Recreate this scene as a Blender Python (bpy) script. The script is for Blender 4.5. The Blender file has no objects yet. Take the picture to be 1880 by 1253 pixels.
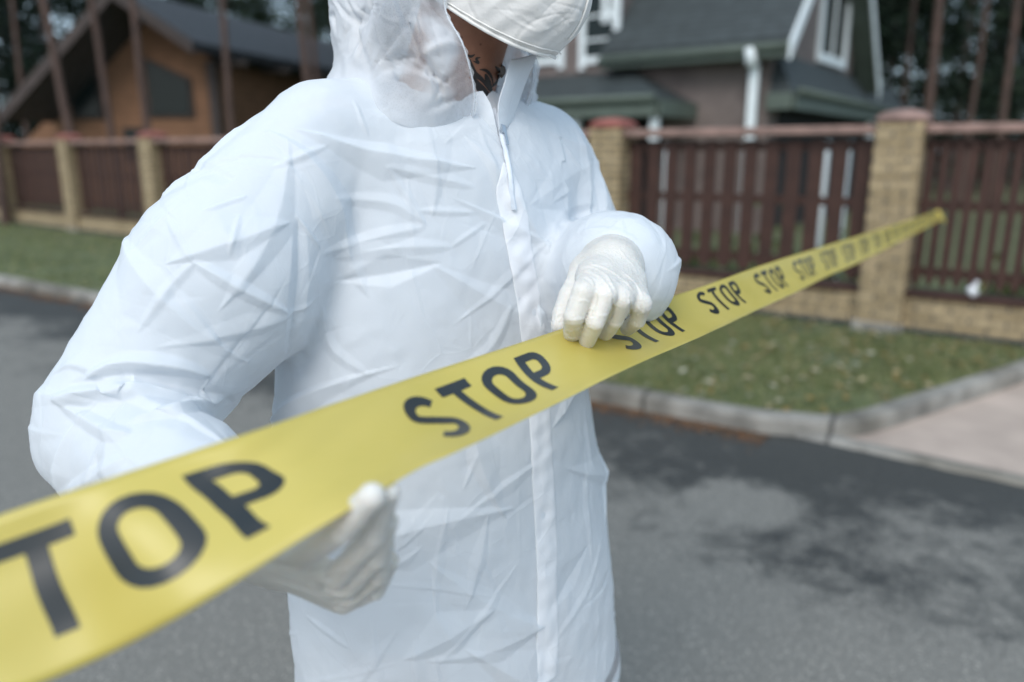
import bpy, bmesh, math, random, time
import numpy as np
from mathutils import Vector, Matrix, noise
random.seed(7); rng = np.random.default_rng(7)
T0 = time.time()
scene = bpy.context.scene
COL = scene.collection
R = math.radians

# ------------------------------------------------------------ camera, sky, sun, exposure
CAMZ = 1.45; PITCH = R(13.9); FPX = 1400.0
cam_d = bpy.data.cameras.new('camera'); cam = bpy.data.objects.new('camera', cam_d); COL.objects.link(cam)
cam.location = (0, 0, CAMZ); cam.rotation_euler = (R(90) - PITCH, 0, 0)
cam_d.sensor_width = 36; cam_d.lens = 36 * FPX / 1880; cam_d.clip_start = 0.02; cam_d.clip_end = 500
cam_d.dof.use_dof = True; cam_d.dof.focus_distance = 0.86; cam_d.dof.aperture_fstop = 2.1
scene.camera = cam
SUN_EL, SUN_AZ = 43, -16          # azimuth measured from behind the camera, towards its left
w = bpy.data.worlds.new('World'); scene.world = w; w.use_nodes = True
nt = w.node_tree; bg = nt.nodes['Background']
sky = nt.nodes.new('ShaderNodeTexSky'); sky.sky_type = 'NISHITA'; sky.sun_disc = False
sky.sun_elevation = R(SUN_EL); sky.air_density = 1.0; sky.dust_density = 3.0; sky.ozone_density = 1.0
sun_dir = Vector((math.sin(R(SUN_AZ)) * math.cos(R(SUN_EL)), -math.cos(R(SUN_AZ)) * math.cos(R(SUN_EL)), math.sin(R(SUN_EL))))
sky.sun_rotation = math.atan2(sun_dir.x, sun_dir.y)
mixw = nt.nodes.new('ShaderNodeMix'); mixw.data_type = 'RGBA'; mixw.inputs[0].default_value = 0.58      # overcast: the sky seen through an even cloud sheet
mixw.inputs[7].default_value = (5.2, 6.9, 8.3, 1); nt.links.new(sky.outputs[0], mixw.inputs[6]); nt.links.new(mixw.outputs[2], bg.inputs[0]); bg.inputs[1].default_value = 0.13
sl = bpy.data.lights.new('sun', 'SUN'); sl.energy = 1.35; sl.angle = R(32); sl.color = (1, 0.97, 0.93)
so = bpy.data.objects.new('sun', sl); COL.objects.link(so); so.rotation_euler = sun_dir.to_track_quat('Z', 'Y').to_euler()
so.location = (0, 0, 12)
scene.view_settings.view_transform = 'Standard'; scene.view_settings.look = 'None'
scene.view_settings.exposure = 0.36; scene.view_settings.gamma = 1.0

# ------------------------------------------------------------ helpers
FW = np.array([0, math.cos(PITCH), -math.sin(PITCH)]); UP = np.array([0, math.sin(PITCH), math.cos(PITCH)])
def P(x, y, d):
    """world point seen at photo pixel (x, y), d metres in front of the camera (world Y)"""
    r = np.array([1.0, 0, 0]) * (x - 940) / FPX + UP * (626.5 - y) / FPX + FW
    return np.array([0, 0, CAMZ]) + r * d / r[1]
def G(x, y, z=0.0):
    r = np.array([1.0, 0, 0]) * (x - 940) / FPX + UP * (626.5 - y) / FPX + FW
    return np.array([0, 0, CAMZ]) + r * (z - CAMZ) / r[2]

def tag(o, label=None, cat=None, group=None, kind=None):
    if label: o['label'] = label
    if cat: o['category'] = cat
    if group: o['group'] = group
    if kind: o['kind'] = kind
    return o
def empty(name, loc, label=None, cat=None, group=None):
    o = bpy.data.objects.new(name, None); COL.objects.link(o); o.location = loc; o.empty_display_size = 0.1
    return tag(o, label, cat, group)
def link(name, me, mat=None, parent=None, smooth=False):
    o = bpy.data.objects.new(name, me); COL.objects.link(o)
    if mat: me.materials.append(mat)
    if smooth: me.shade_smooth()
    if parent:
        o.parent = parent
        o.matrix_parent_inverse = Matrix.Translation(-world_loc(parent))
    return o
def world_loc(o):
    v = Vector(o.location)
    p = o.parent
    if p is None: return v
    return Vector(o.location)
def mesh(name, v, f):
    me = bpy.data.meshes.new(name)
    v = np.asarray(v, dtype=np.float32)
    if isinstance(f, np.ndarray) and f.ndim == 2:
        k = f.shape[1]
        me.vertices.add(len(v)); me.vertices.foreach_set('co', v.ravel())
        me.loops.add(f.size); me.loops.foreach_set('vertex_index', f.astype(np.int32).ravel())
        me.polygons.add(len(f)); me.polygons.foreach_set('loop_start', np.arange(0, f.size, k, dtype=np.int32))
        me.update(calc_edges=True); me.validate()
    else:
        me.from_pydata([tuple(map(float, q)) for q in v], [], [tuple(int(i) for i in q) for q in f]); me.update()
    return me

def surface_nets(F, org, h):
    ins = F < 0
    c = ins[:-1, :-1, :-1].astype(np.int8)
    for a in (0, 1):
        for b in (0, 1):
            for d in (0, 1):
                if a + b + d: c = c + ins[a:F.shape[0]-1+a, b:F.shape[1]-1+b, d:F.shape[2]-1+d]
    act = (c > 0) & (c < 8)
    idx = np.argwhere(act); vid = -np.ones(act.shape, np.int32); vid[act] = np.arange(len(idx))
    corners = np.array([(a, b, d) for a in (0, 1) for b in (0, 1) for d in (0, 1)])
    val = np.stack([F[idx[:, 0]+k[0], idx[:, 1]+k[1], idx[:, 2]+k[2]] for k in corners], 1)
    s = np.zeros((len(idx), 3)); n = np.zeros(len(idx))
    for i in range(8):
        for j in range(i + 1, 8):
            if abs(corners[i] - corners[j]).sum() != 1: continue
            m = (val[:, i] < 0) != (val[:, j] < 0)
            t = np.where(m, val[:, i] / np.where(m, val[:, i] - val[:, j], 1), 0)
            s += m[:, None] * (corners[i] + t[:, None] * (corners[j] - corners[i])); n += m
    V = (idx + s / n[:, None]) * h + org
    quads = []
    for ax in range(3):
        o1, o2 = (ax + 1) % 3, (ax + 2) % 3
        A = np.take(ins, range(F.shape[ax] - 1), ax); B = np.take(ins, range(1, F.shape[ax]), ax)
        e = np.argwhere(A != B)
        e = e[(e[:, o1] > 0) & (e[:, o2] > 0) & (e[:, o1] < F.shape[o1] - 1) & (e[:, o2] < F.shape[o2] - 1)]
        flip = A[e[:, 0], e[:, 1], e[:, 2]]
        q = []
        for (u, v) in ((0, 0), (1, 0), (1, 1), (0, 1)):
            g = e.copy(); g[:, o1] -= 1 - u; g[:, o2] -= 1 - v
            q.append(vid[g[:, 0], g[:, 1], g[:, 2]])
        q = np.stack(q, 1); q[~flip] = q[~flip][:, ::-1]
        quads.append(q)
    return V, np.concatenate(quads)

def grid(lo, hi, h):
    ax = [np.arange(lo[i], hi[i] + h, h, dtype=np.float32) for i in range(3)]
    X, Y, Z = np.meshgrid(*ax, indexing='ij')
    return X, Y, Z
def smin(a, b, k):
    hh = np.clip(0.5 + 0.5 * (b - a) / k, 0, 1)
    return b + (a - b) * hh - k * hh * (1 - hh)
def cone(X, Y, Z, a, b, ra, rb):
    a = np.asarray(a, float); b = np.asarray(b, float); ab = b - a
    t = np.clip(((X - a[0]) * ab[0] + (Y - a[1]) * ab[1] + (Z - a[2]) * ab[2]) / (ab @ ab), 0, 1)
    return np.sqrt((X - a[0] - t * ab[0])**2 + (Y - a[1] - t * ab[1])**2 + (Z - a[2] - t * ab[2])**2) - (ra + (rb - ra) * t)
def chain(X, Y, Z, pts, rad, k=0.01):
    d = None
    for i in range(len(pts) - 1):
        c = cone(X, Y, Z, pts[i], pts[i+1], rad[i], rad[i+1])
        d = c if d is None else smin(d, c, k)
    return d
def bezier_smooth(pts, n):
    """Catmull-Rom through the points"""
    pts = np.asarray(pts, float); m = len(pts)
    t = np.linspace(0, m - 1, n); out = []
    for u in t:
        i = min(int(u), m - 2); f = u - i
        p0, p1, p2, p3 = pts[max(i-1, 0)], pts[i], pts[i+1], pts[min(i+2, m-1)]
        out.append(0.5 * (2*p1 + (p2-p0)*f + (2*p0-5*p1+4*p2-p3)*f*f + (3*p1-p0-3*p2+p3)*f**3))
    return np.array(out)

# ------------------------------------------------------------ materials
def NM(name):
    m = bpy.data.materials.new(name); m.use_nodes = True
    t = m.node_tree; b = t.nodes['Principled BSDF']
    return m, t, b
def N(t, typ, **kw):
    n = t.nodes.new(typ)
    for k, v in kw.items():
        if k.startswith('i_'):
            n.inputs[k[2:].replace('_', ' ')].default_value = v
        else: setattr(n, k, v)
    return n
def coords(t, scale=(1, 1, 1), which='Object'):
    tc = N(t, 'ShaderNodeTexCoord'); mp = N(t, 'ShaderNodeMapping'); mp.inputs['Scale'].default_value = scale
    t.links.new(tc.outputs[which], mp.inputs[0]); return mp.outputs[0]
def ramp(t, src, stops, interp='LINEAR'):
    r = N(t, 'ShaderNodeValToRGB'); cr = r.color_ramp; cr.interpolation = interp
    while len(cr.elements) < len(stops): cr.elements.new(0.5)
    for e, (p, c) in zip(cr.elements, stops):
        e.position = p; e.color = (*c, 1) if len(c) == 3 else c
    t.links.new(src, r.inputs[0]); return r.outputs[0]
def noise_n(t, vec, scale, detail=4, rough=.55, dist=0):
    n = N(t, 'ShaderNodeTexNoise'); n.inputs['Scale'].default_value = scale; n.inputs['Detail'].default_value = detail
    n.inputs['Roughness'].default_value = rough; n.inputs['Distortion'].default_value = dist
    t.links.new(vec, n.inputs['Vector']); return n
def bump(t, b, h, strength=.3, dist=.01, prev=None):
    n = N(t, 'ShaderNodeBump'); n.inputs['Strength'].default_value = strength; n.inputs['Distance'].default_value = dist
    t.links.new(h, n.inputs['Height'])
    if prev is not None: t.links.new(prev, n.inputs['Normal'])
    if b is not None: t.links.new(n.outputs[0], b.inputs['Normal'])
    return n.outputs[0]
def mixc(t, fac, a, b, mode='MIX'):
    m = N(t, 'ShaderNodeMix', data_type='RGBA', blend_type=mode)
    for s, v in ((0, fac), (6, a), (7, b)):
        if isinstance(v, (int, float)): m.inputs[s].default_value = v
        elif isinstance(v, tuple): m.inputs[s].default_value = (*v, 1)
        else: t.links.new(v, m.inputs[s])
    return m.outputs[2]
def math_n(t, op, a, b=None, c=None):
    m = N(t, 'ShaderNodeMath', operation=op)
    for s, v in ((0, a), (1, b), (2, c)):
        if v is None: continue
        if isinstance(v, (int, float)): m.inputs[s].default_value = v
        else: t.links.new(v, m.inputs[s])
    return m.outputs[0]
def simple(name, col, rough=.7, var=.25, scale=6, bs=.15, bd=.004, spec=.4, metallic=0):
    m, t, b = NM(name); v = coords(t)
    n = noise_n(t, v, scale, 6)
    c = ramp(t, n.outputs[0], [(.3, tuple(x * (1 - var) for x in col)), (.7, tuple(min(1, x * (1 + var)) for x in col))])
    t.links.new(c, b.inputs['Base Color']); b.inputs['Roughness'].default_value = rough
    b.inputs['Specular IOR Level'].default_value = spec; b.inputs['Metallic'].default_value = metallic
    n2 = noise_n(t, v, scale * 8, 4); bump(t, b, n2.outputs[0], bs, bd)
    return m
def suit_mat(name, base=(.82, .865, .915), trans=.22, crease=1.0, honey=0.0, rough=.5, sheer=0.0):
    m, t, b = NM(name); v = coords(t)
    dn = noise_n(t, v, 5, 2); off = N(t, 'ShaderNodeVectorMath', operation='SCALE'); off.inputs[3].default_value = .10
    t.links.new(dn.outputs['Color'], off.inputs[0])
    ad = N(t, 'ShaderNodeVectorMath', operation='ADD'); t.links.new(v, ad.inputs[0]); t.links.new(off.outputs[0], ad.inputs[1])
    b.inputs['Base Color'].default_value = (*base, 1); b.inputs['Roughness'].default_value = rough
    b.inputs['Specular IOR Level'].default_value = .35
    b.inputs['Sheen Weight'].default_value = .15
    last = None
    for sc, wdt, st in ((17, .04, .10 * crease),):
        vo = N(t, 'ShaderNodeTexVoronoi', feature='DISTANCE_TO_EDGE'); vo.inputs['Scale'].default_value = sc
        t.links.new(ad.outputs[0], vo.inputs['Vector'])
        h = ramp(t, vo.outputs['Distance'], [(0, (1, 1, 1)), (wdt, (.25, .25, .25)), (wdt * 3.5, (0, 0, 0))])
        mk = noise_n(t, v, sc * .45, 2)
        mk2 = ramp(t, mk.outputs[0], [(.46, (0, 0, 0)), (.62, (1, 1, 1))])
        hh = mixc(t, 1.0, h, mk2, 'MULTIPLY')
        last = bump(t, None, hh, st, .004, last)
    n1 = noise_n(t, v, 38, 5, .6, .6); last = bump(t, None, n1.outputs[0], .16 * crease, .003, last)
    vf = N(t, 'ShaderNodeTexVoronoi'); vf.inputs['Scale'].default_value = 650; t.links.new(v, vf.inputs['Vector'])
    last = bump(t, None, vf.outputs['Distance'], .10, .0006, last)
    t.links.new(last, b.inputs['Normal'])
    tr = N(t, 'ShaderNodeBsdfTranslucent'); tr.inputs[0].default_value = (.8, .86, .93, 1); t.links.new(last, tr.inputs['Normal'])
    mx = N(t, 'ShaderNodeMixShader'); mx.inputs[0].default_value = trans
    t.links.new(b.outputs[0], mx.inputs[1]); t.links.new(tr.outputs[0], mx.inputs[2])
    out = t.nodes['Material Output']; fin = mx.outputs[0]
    if sheer:      # the thin fabric lets a little of what is under it show, less where it is seen edge on
        lw = N(t, 'ShaderNodeLayerWeight'); lw.inputs[0].default_value = .35
        fz = math_n(t, 'MULTIPLY', math_n(t, 'SUBTRACT', 1.0, lw.outputs['Facing']), sheer)
        tp0 = N(t, 'ShaderNodeBsdfTransparent'); m0 = N(t, 'ShaderNodeMixShader')
        t.links.new(fz, m0.inputs[0]); t.links.new(fin, m0.inputs[1]); t.links.new(tp0.outputs[0], m0.inputs[2]); fin = m0.outputs[0]
    if honey:
        vh = N(t, 'ShaderNodeTexVoronoi'); vh.inputs['Scale'].default_value = 420; t.links.new(v, vh.inputs['Vector'])
        hole = ramp(t, vh.outputs['Distance'], [(.10, (1, 1, 1)), (.55, (.90, .90, .90))])
        nn = noise_n(t, v, 14, 2, .5, .5); nm0 = ramp(t, nn.outputs[0], [(.36, (.15, .15, .15)), (.56, (1, 1, 1))])
        dp = N(t, 'ShaderNodeVectorMath', operation='DOT_PRODUCT'); t.links.new(v, dp.inputs[0]); dp.inputs[1].default_value = (.883, -.469, 0)   # the thin side panel beside the face
        zone = ramp(t, math_n(t, 'ADD', math_n(t, 'MULTIPLY', math_n(t, 'ADD', dp.outputs['Value'], .575), 8.0), .5), [(.30, (.08, .08, .08)), (.62, (1, 1, 1))])
        nm = mixc(t, 1, nm0, zone, 'MULTIPLY')
        fac = math_n(t, 'MULTIPLY', math_n(t, 'MULTIPLY', hole, honey), nm)
        tp = N(t, 'ShaderNodeBsdfTransparent'); m2 = N(t, 'ShaderNodeMixShader')
        t.links.new(fac, m2.inputs[0]); t.links.new(fin, m2.inputs[1]); t.links.new(tp.outputs[0], m2.inputs[2]); fin = m2.outputs[0]
    t.links.new(fin, out.inputs[0])
    return m
M = {}
M['suit'] = suit_mat('white_nonwoven_fabric', sheer=.13)
M['under'] = simple('slate_blue_cotton', (.30, .34, .40), .9, .2, 8, .2, .003)
M['hood'] = suit_mat('thin_embossed_hood_fabric', base=(.78, .80, .83), trans=.30, crease=1.1, honey=.62)
M['placket'] = suit_mat('glossy_placket_tape', base=(.84, .86, .9), trans=.1, crease=1.6, rough=.25)
M['mask'] = simple('white_mask_cloth', (.74, .73, .72), .7, .05, 30, .25, .002)
M['mask_edge'] = simple('mask_seam_tape', (.80, .79, .77), .6, .05, 60, .1, .001)
def glove():
    m, t, b = NM('thin_latex'); v = coords(t)
    n = noise_n(t, v, 18, 4)
    c = ramp(t, n.outputs[0], [(.3, (.62, .60, .56)), (.7, (.75, .73, .69))])
    t.links.new(c, b.inputs['Base Color']); b.inputs['Roughness'].default_value = .38; b.inputs['Specular IOR Level'].default_value = .45
    b.inputs['Subsurface Weight'].default_value = .25; b.inputs['Subsurface Radius'].default_value = (.01, .006, .004); b.inputs['Subsurface Scale'].default_value = .6
    mp = coords(t, (1, 1, 2.4)); w1 = noise_n(t, mp, 75, 3, .5, 1.8)
    h = ramp(t, w1.outputs[0], [(.42, (0, 0, 0)), (.5, (1, 1, 1)), (.58, (0, 0, 0))])
    l = bump(t, None, h, .32, .0016); n2 = noise_n(t, v, 160, 3); bump(t, b, n2.outputs[0], .15, .001, l)
    return m
M['glove'] = glove()
def skin():
    m, t, b = NM('tanned_skin'); v = coords(t)
    n = noise_n(t, v, 25, 5); c = ramp(t, n.outputs[0], [(.3, (.24, .105, .062)), (.7, (.36, .17, .105))])
    s = N(t, 'ShaderNodeTexVoronoi'); s.inputs['Scale'].default_value = 60; t.links.new(v, s.inputs['Vector'])
    sp = ramp(t, s.outputs['Distance'], [(.05, (.35, .2, .18)), (.12, (1, 1, 1))])
    t.links.new(mixc(t, .7, c, sp, 'MULTIPLY'), b.inputs['Base Color']); b.inputs['Roughness'].default_value = .5
    b.inputs['Subsurface Weight'].default_value = .15; b.inputs['Subsurface Radius'].default_value = (.01, .004, .002)
    n2 = noise_n(t, v, 400, 3); bump(t, b, n2.outputs[0], .3, .0008)
    return m
M['skin'] = skin()
M['ink'] = simple('tattoo_ink', (.030, .026, .024), .55, .3, 40, .1, .001)
M['hair'] = simple('dark_hair', (.02, .014, .01), .6, .3, 60, .4, .003)
M['eye'] = simple('eye_white', (.7, .68, .65), .2, .02, 10, 0, .001)
M['zip'] = simple('zip_nylon', (.62, .68, .76), .4, .1, 100, .2, .001)
M['zipmetal'] = simple('zip_slider_metal', (.45, .50, .56), .3, .1, 50, .1, .001, metallic=.8)
def tape():
    m, t, b = NM('yellow_plastic_tape'); v = coords(t)
    n = noise_n(t, v, 9, 3); c = ramp(t, n.outputs[0], [(.3, (.66, .58, .15)), (.7, (.73, .64, .20))])
    t.links.new(c, b.inputs['Base Color']); b.inputs['Roughness'].default_value = .36; b.inputs['Specular IOR Level'].default_value = .6
    n2 = noise_n(t, v, 14, 3); l = bump(t, b, n2.outputs[0], .12, .004)
    tr = N(t, 'ShaderNodeBsdfTranslucent'); tr.inputs[0].default_value = (.85, .66, .05, 1)
    mx = N(t, 'ShaderNodeMixShader'); mx.inputs[0].default_value = .36
    t.links.new(b.outputs[0], mx.inputs[1]); t.links.new(tr.outputs[0], mx.inputs[2]); t.links.new(mx.outputs[0], t.nodes['Material Output'].inputs[0])
    return m
M['tape'] = tape()
def print_ink():
    m, t, b = NM('black_print'); b.inputs['Base Color'].default_value = (.012, .016, .018, 1); b.inputs['Roughness'].default_value = .3
    b.inputs['Specular IOR Level'].default_value = .6
    v = coords(t); n2 = noise_n(t, v, 14, 3); bump(t, b, n2.outputs[0], .12, .004)
    return m
M['print'] = print_ink()
# ------------------------------------------------------------ barrier tape
TW = 0.10
def dtop(x):
    xs = [-800, -300, -33, 514, 740, 1050, 1725]; inv = [3.1, 2.62, 2.44, 2.05, 1.67, 1.27, .175]
    return 1 / np.interp(x, xs, inv)
def solve(prev, px, py, L):
    """point on the ray of (px,py) at distance L from prev, the nearer of the two"""
    o = np.array([0, 0, CAMZ]); r = P(px, py, 1.0) - o; r = r / np.linalg.norm(r)
    q = prev - o; b = r @ q; disc = b * b - (q @ q - L * L)
    if disc < 0:
        p = o + r * b; dv = p - prev; return prev + dv * L / np.linalg.norm(dv)
    return o + r * (b - math.sqrt(disc))
ST = [((-700, 1165), (-660, 1380), (-640, 1650)), ((-440, 1082), (-390, 1265), (-360, 1515)), ((-260, 1022), (-205, 1200), (-165, 1425)), ((-110, 982), (-60, 1150), (-10, 1330)), ((75, 920), (130, 1065), (190, 1212)), ((205, 877), (275, 992), (350, 1120)), ((330, 836), (430, 925), (530, 1006)),
      ((480, 787), (585, 870), (680, 915)), ((640, 732), (725, 808), (815, 842)), ((805, 678), (875, 747), (955, 774)), ((932, 637), (972, 697), (1050, 727)), ((1028, 606), (1068, 655), (1130, 687)),
      ((1122, 577), (1147, 620), (1215, 649)), ((1205, 553), (1230, 590), (1282, 620)), ((1290, 526), (1304, 554), (1347, 590)), ((1397, 488), (1411, 519), (1442, 546)), ((1500, 456), (1508, 484), (1522, 507)),
      ((1600, 426), (1604, 447), (1610, 466)), ((1722, 388), (1724, 396), (1727, 404))]
TT, TM, TB = [], [], []
for a, m_, b_ in ST:
    t0 = P(a[0], a[1], dtop(a[0])); t1 = solve(t0, m_[0], m_[1], TW * .5); t2 = solve(t1, b_[0], b_[1], TW * .5)
    TT.append(t0); TM.append(t1); TB.append(t2)
NS = 900
TT, TM, TB = bezier_smooth(TT, NS), bezier_smooth(TM, NS), bezier_smooth(TB, NS)
arc = np.concatenate([[0], np.cumsum(np.linalg.norm(np.diff(TM, axis=0), axis=1))])
S_R = float(np.interp(640, 940 + FPX * TM[:, 0] / ((TM - np.array([0, 0, CAMZ])) @ FW), arc)); S_L = float(np.interp(1062, 940 + FPX * TM[:, 0] / ((TM - np.array([0, 0, CAMZ])) @ FW), arc))
def tape_pt(s, v):
    """s metres along the tape, v 0 (top edge) .. 1 (bottom edge)"""
    def at(A): return np.stack([np.interp(s, arc, A[:, k]) for k in range(3)], -1)
    a, m_, b_ = at(TT), at(TM), at(TB)
    v = np.asarray(v)[..., None]
    p = (1 - v) * (1 - 2 * v) * a + 4 * v * (1 - v) * m_ + v * (2 * v - 1) * b_
    s_ = np.asarray(s)[..., None]; back = np.array([.25, .93, -.1])
    # the film gives under both grips and ripples a little between them
    k1 = np.exp(-((s_ - S_R) / .045)**2) * np.clip((v - .55) / .45, 0, 1)**1.5 * .022
    k2 = np.exp(-((s_ - S_L) / .040)**2) * np.clip((.5 - v) / .5, 0, 1) * .008
    far = np.clip((s_ - S_L) / .5, 0, 1)
    rp = .0016 * np.sin(s_ * 41 + v * 5) * np.cos(v * 7 - s_ * 13) + far * .004 * np.sin(s_ * 9 + v * 2.5) + .0022 * np.exp(-((s_ - S_R) / .07)**2) * np.sin((v * .1 - (S_R - s_) * .35) * 260)
    return p + back * (k1 + k2 + rp)
def tape_n(s, v):
    e = 1e-3
    a = tape_pt(s + e, v) - tape_pt(s - e, v); b = tape_pt(s, np.asarray(v) + .01) - tape_pt(s, np.asarray(v) - .01)
    n = np.cross(a, b); n /= np.linalg.norm(n, axis=-1, keepdims=True)
    c = tape_pt(s, v) - np.array([0, 0, CAMZ]); sg = np.sign(-(n * c).sum(-1, keepdims=True))
    return n * sg
ns, nv = 900, 18
# finer steps where the tape is near the camera
sv = np.linspace(0, 1, ns)**1.6 * arc[-1]
S, Vv = np.meshgrid(sv, np.linspace(0, 1, nv), indexing='ij')
pts = tape_pt(S, Vv).reshape(-1, 3); nn = tape_n(S, Vv).reshape(-1, 3)
ii = (np.arange(ns - 1)[:, None] * nv + np.arange(nv - 1)[None]).ravel()
fq = np.stack([ii, ii + 1, ii + nv + 1, ii + nv], 1)
tape_o = link('barrier_tape', mesh('barrier_tape', pts, fq), M['tape'], smooth=True)
so_ = tape_o.modifiers.new('thick', 'SOLIDIFY'); so_.thickness = 0.0003; so_.offset = -1 if True else 0
tag(tape_o, 'long yellow tape printed STOP, held by both gloved hands, running to the fence', 'tape')
# letters: strokes as centre lines in a cell, x right, y down, unit = letter height
def arcpts(cx, cy, rx, ry, a0, a1, n=14):
    t = np.linspace(R(a0), R(a1), n); return [(cx + rx * math.cos(q), cy + ry * math.sin(q)) for q in t]
sw = .17
def letter_strokes(ch):
    h = sw / 2
    if ch == 'S':
        w_ = .64
        top = arcpts(w_/2, .29, w_/2 - h, .29 - h, -25, -180, 16); low = arcpts(w_/2, .71, w_/2 - h, .29 - h, 0, 155, 16)
        mid = bezier_smooth([top[-1], (h + .03, .38), (w_ * .5, .5), (w_ - h - .03, .62), low[0]], 16)[1:-1]
        return [top + [tuple(q) for q in mid] + low], w_
    if ch == 'T': return [[(0, h), (.62, h)], [(.31, sw), (.31, 1)]], .62
    if ch == 'O':
        w_ = .66; r = w_/2 - h
        p = arcpts(w_/2, h + r, r, r, 180, 360, 12) + arcpts(w_/2, 1 - h - r, r, r, 0, 180, 12); return [p + [p[0]]], w_
    if ch == 'P':
        w_ = .60; r = .19
        p = [(sw, h)] + [(w_ - h - r, h)] + arcpts(w_ - h - r, h + r, r, r, -80, 0, 6) + arcpts(w_ - h - r, .60 - h - r + .02, r, r, 0, 80, 6) + [(w_ - h - r, .62 - h)] + [(sw, .62 - h)]
        return [[(h, 0), (h, 1)], p], w_
LH = .063; V0 = .16
def dens(path, step=.04):
    out = [path[0]]
    for a, b in zip(path[:-1], path[1:]):
        L = math.hypot(b[0]-a[0], b[1]-a[1]); k = max(1, int(L / step))
        for i in range(1, k + 1): out.append((a[0] + (b[0]-a[0]) * i / k, a[1] + (b[1]-a[1]) * i / k))
    return out
def word(s0, kx=1.0):
    vs, fs = [], []; x = 0
    for ch in 'STOP':
        st, wd = letter_strokes(ch)
        for path in st:
            closed = path[0] == path[-1]
            p = np.array(dens(path)); d = np.gradient(p, axis=0)
            if closed: d[0] = d[-1] = (p[1] - p[0]) + (p[-1] - p[-2])
            d /= np.linalg.norm(d, axis=1)[:, None]; n_ = np.stack([-d[:, 1], d[:, 0]], 1)
            b0 = len(vs)
            for q, nq in zip(p, n_):
                for kk in (-1, 0, 1): vs.append(((q[0] + nq[0] * kk * sw / 2 + x), q[1] + nq[1] * kk * sw / 2))
            for i in range(len(p) - 1):
                for k in range(2): fs.append((b0 + 3*i + k, b0 + 3*i + k + 1, b0 + 3*i + k + 4, b0 + 3*i + k + 3))
        x += wd + .17
    vs = np.array(vs); s = s0 + vs[:, 0] * LH * 1.04 * kx; v = V0 + vs[:, 1] * LH / TW
    pp = tape_pt(s, v) + tape_n(s, v) * .00045
    o = link('printed_word', mesh('printed_word', pp, fs), M['print'], tape_o, smooth=True)
    return o
# first word: its P's right end sits near photo x=510
s_T2 = np.interp(805, [0], [0])
def s_at(px):   # arc position where the middle line passes photo column px
    xs = 940 + FPX * TM[:, 0] / ((TM - np.array([0, 0, CAMZ])) @ FW)
    return float(np.interp(px, xs, arc))
s2 = s_at(778)
for k in range(-2, 40):
    s0 = s2 + k * .305 - (.055 if k == -1 else 0); kx = {-1: 1.22, 0: .90}.get(k, 1.0)
    if s0 > .002 and s0 + .2 < arc[-1]: word(s0, kx)

# the tied end at the fence
ke = tape_pt(np.array(arc[-1]), .5); lo = ke - .07; hi = ke + .07; X, Y, Z = grid(lo, hi, .005)
d = smin(cone(X, Y, Z, ke + (-.012, 0, .02), ke + (.015, 0, -.02), .020, .016), cone(X, Y, Z, ke + (.01, 0, .0), ke + (.045, -.005, -.045), .012, .006), .01)
d = d + .003 * np.sin(X * 210 + Z * 130)
V, Q = surface_nets(d, lo, .005); link('knot', mesh('knot', V, Q), M['tape'], tape_o, True)
TH = R(35)
AX_U = np.array([math.cos(TH), math.sin(TH), 0]); AX_F = np.array([math.sin(TH), -math.cos(TH), 0])   # his left, his front
# torso rows: photo row, left edge, right edge (the coverall's outline), at the body's depth
rows = [(150, 735, 880), (190, 690, 925), (225, 600, 985), (300, 562, 1042), (450, 550, 1072), (600, 532, 1084), (720, 530, 1091), (950, 552, 1124), (1100, 559, 1140), (1253, 576, 1146), (1500, 590, 1150)]
BD = 1.05
def torso_profile(Z):
    zs, cx, ww = [], [], []
    for (y, l, r) in rows:
        a, b = P(l, y, BD), P(r, y, BD)
        zs.append(a[2]); cx.append((a[0] + b[0]) / 2); ww.append((b[0] - a[0]) / 2 / 0.92)
    zs, cx, ww = map(np.array, (zs, cx, ww)); o = np.argsort(zs)
    return np.interp(Z, zs[o], cx[o]), np.interp(Z, zs[o], ww[o])
def torso(X, Y, Z):
    cx, a = torso_profile(Z)
    b = a * 0.68
    u = (X - cx) * AX_U[0] + (Y - BD) * AX_U[1]; v = (X - cx) * AX_F[0] + (Y - BD) * AX_F[1]
    return (np.sqrt((u / a)**2 + (v / b)**2 + 1e-9) - 1) * b
SHR, SHL = P(600, 268, 0.95), P(985, 292, 1.16)
ELR, ELL = P(198, 792, 0.79), P(1100, 560, 1.17)
WRR, WRL = P(450, 978, 0.58), P(1122, 492, 0.87)
def garment(X, Y, Z):
    d = torso(X, Y, Z)
    nb = P(790, 215, 1.06)
    yoke = smin(cone(X, Y, Z, nb, SHR, .062, .074), cone(X, Y, Z, nb, SHL, .062, .074), .03)
    d = smin(d, yoke, .05)
    mR = P(422, 500, 0.868)
    armR = chain(X, Y, Z, [SHR, mR, ELR + (0.01, 0, 0.02)], [.078, .107, .080], .02)
    foreR = chain(X, Y, Z, [ELR, P(330, 880, .69), WRR], [.078, .066, .040], .01)
    armR = smin(armR, foreR, .004)
    armL = chain(X, Y, Z, [SHL, P(1048, 420, 1.17), ELL], [.074, .070, .076], .02)
    foreL = chain(X, Y, Z, [ELL, P(1120, 505, 1.0), P(1134, 498, .93), WRL], [.080, .084, .074, .031], .01)
    armL = smin(armL, foreL, .02)
    d = smin(d, armR, .005); d = smin(d, armL, .022)
    return d
def cut(V, Q, keep):
    kf = keep[Q].all(1); Q = Q[kf]; used = np.unique(Q); mp = -np.ones(len(V), int); mp[used] = np.arange(len(used))
    return V[used], mp[Q]
def get_co(o, evald=False):
    me = o.evaluated_get(bpy.context.evaluated_depsgraph_get()).to_mesh() if evald else o.data
    co = np.empty(len(me.vertices) * 3, np.float32); me.vertices.foreach_get('co', co); return co.reshape(-1, 3)
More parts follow.
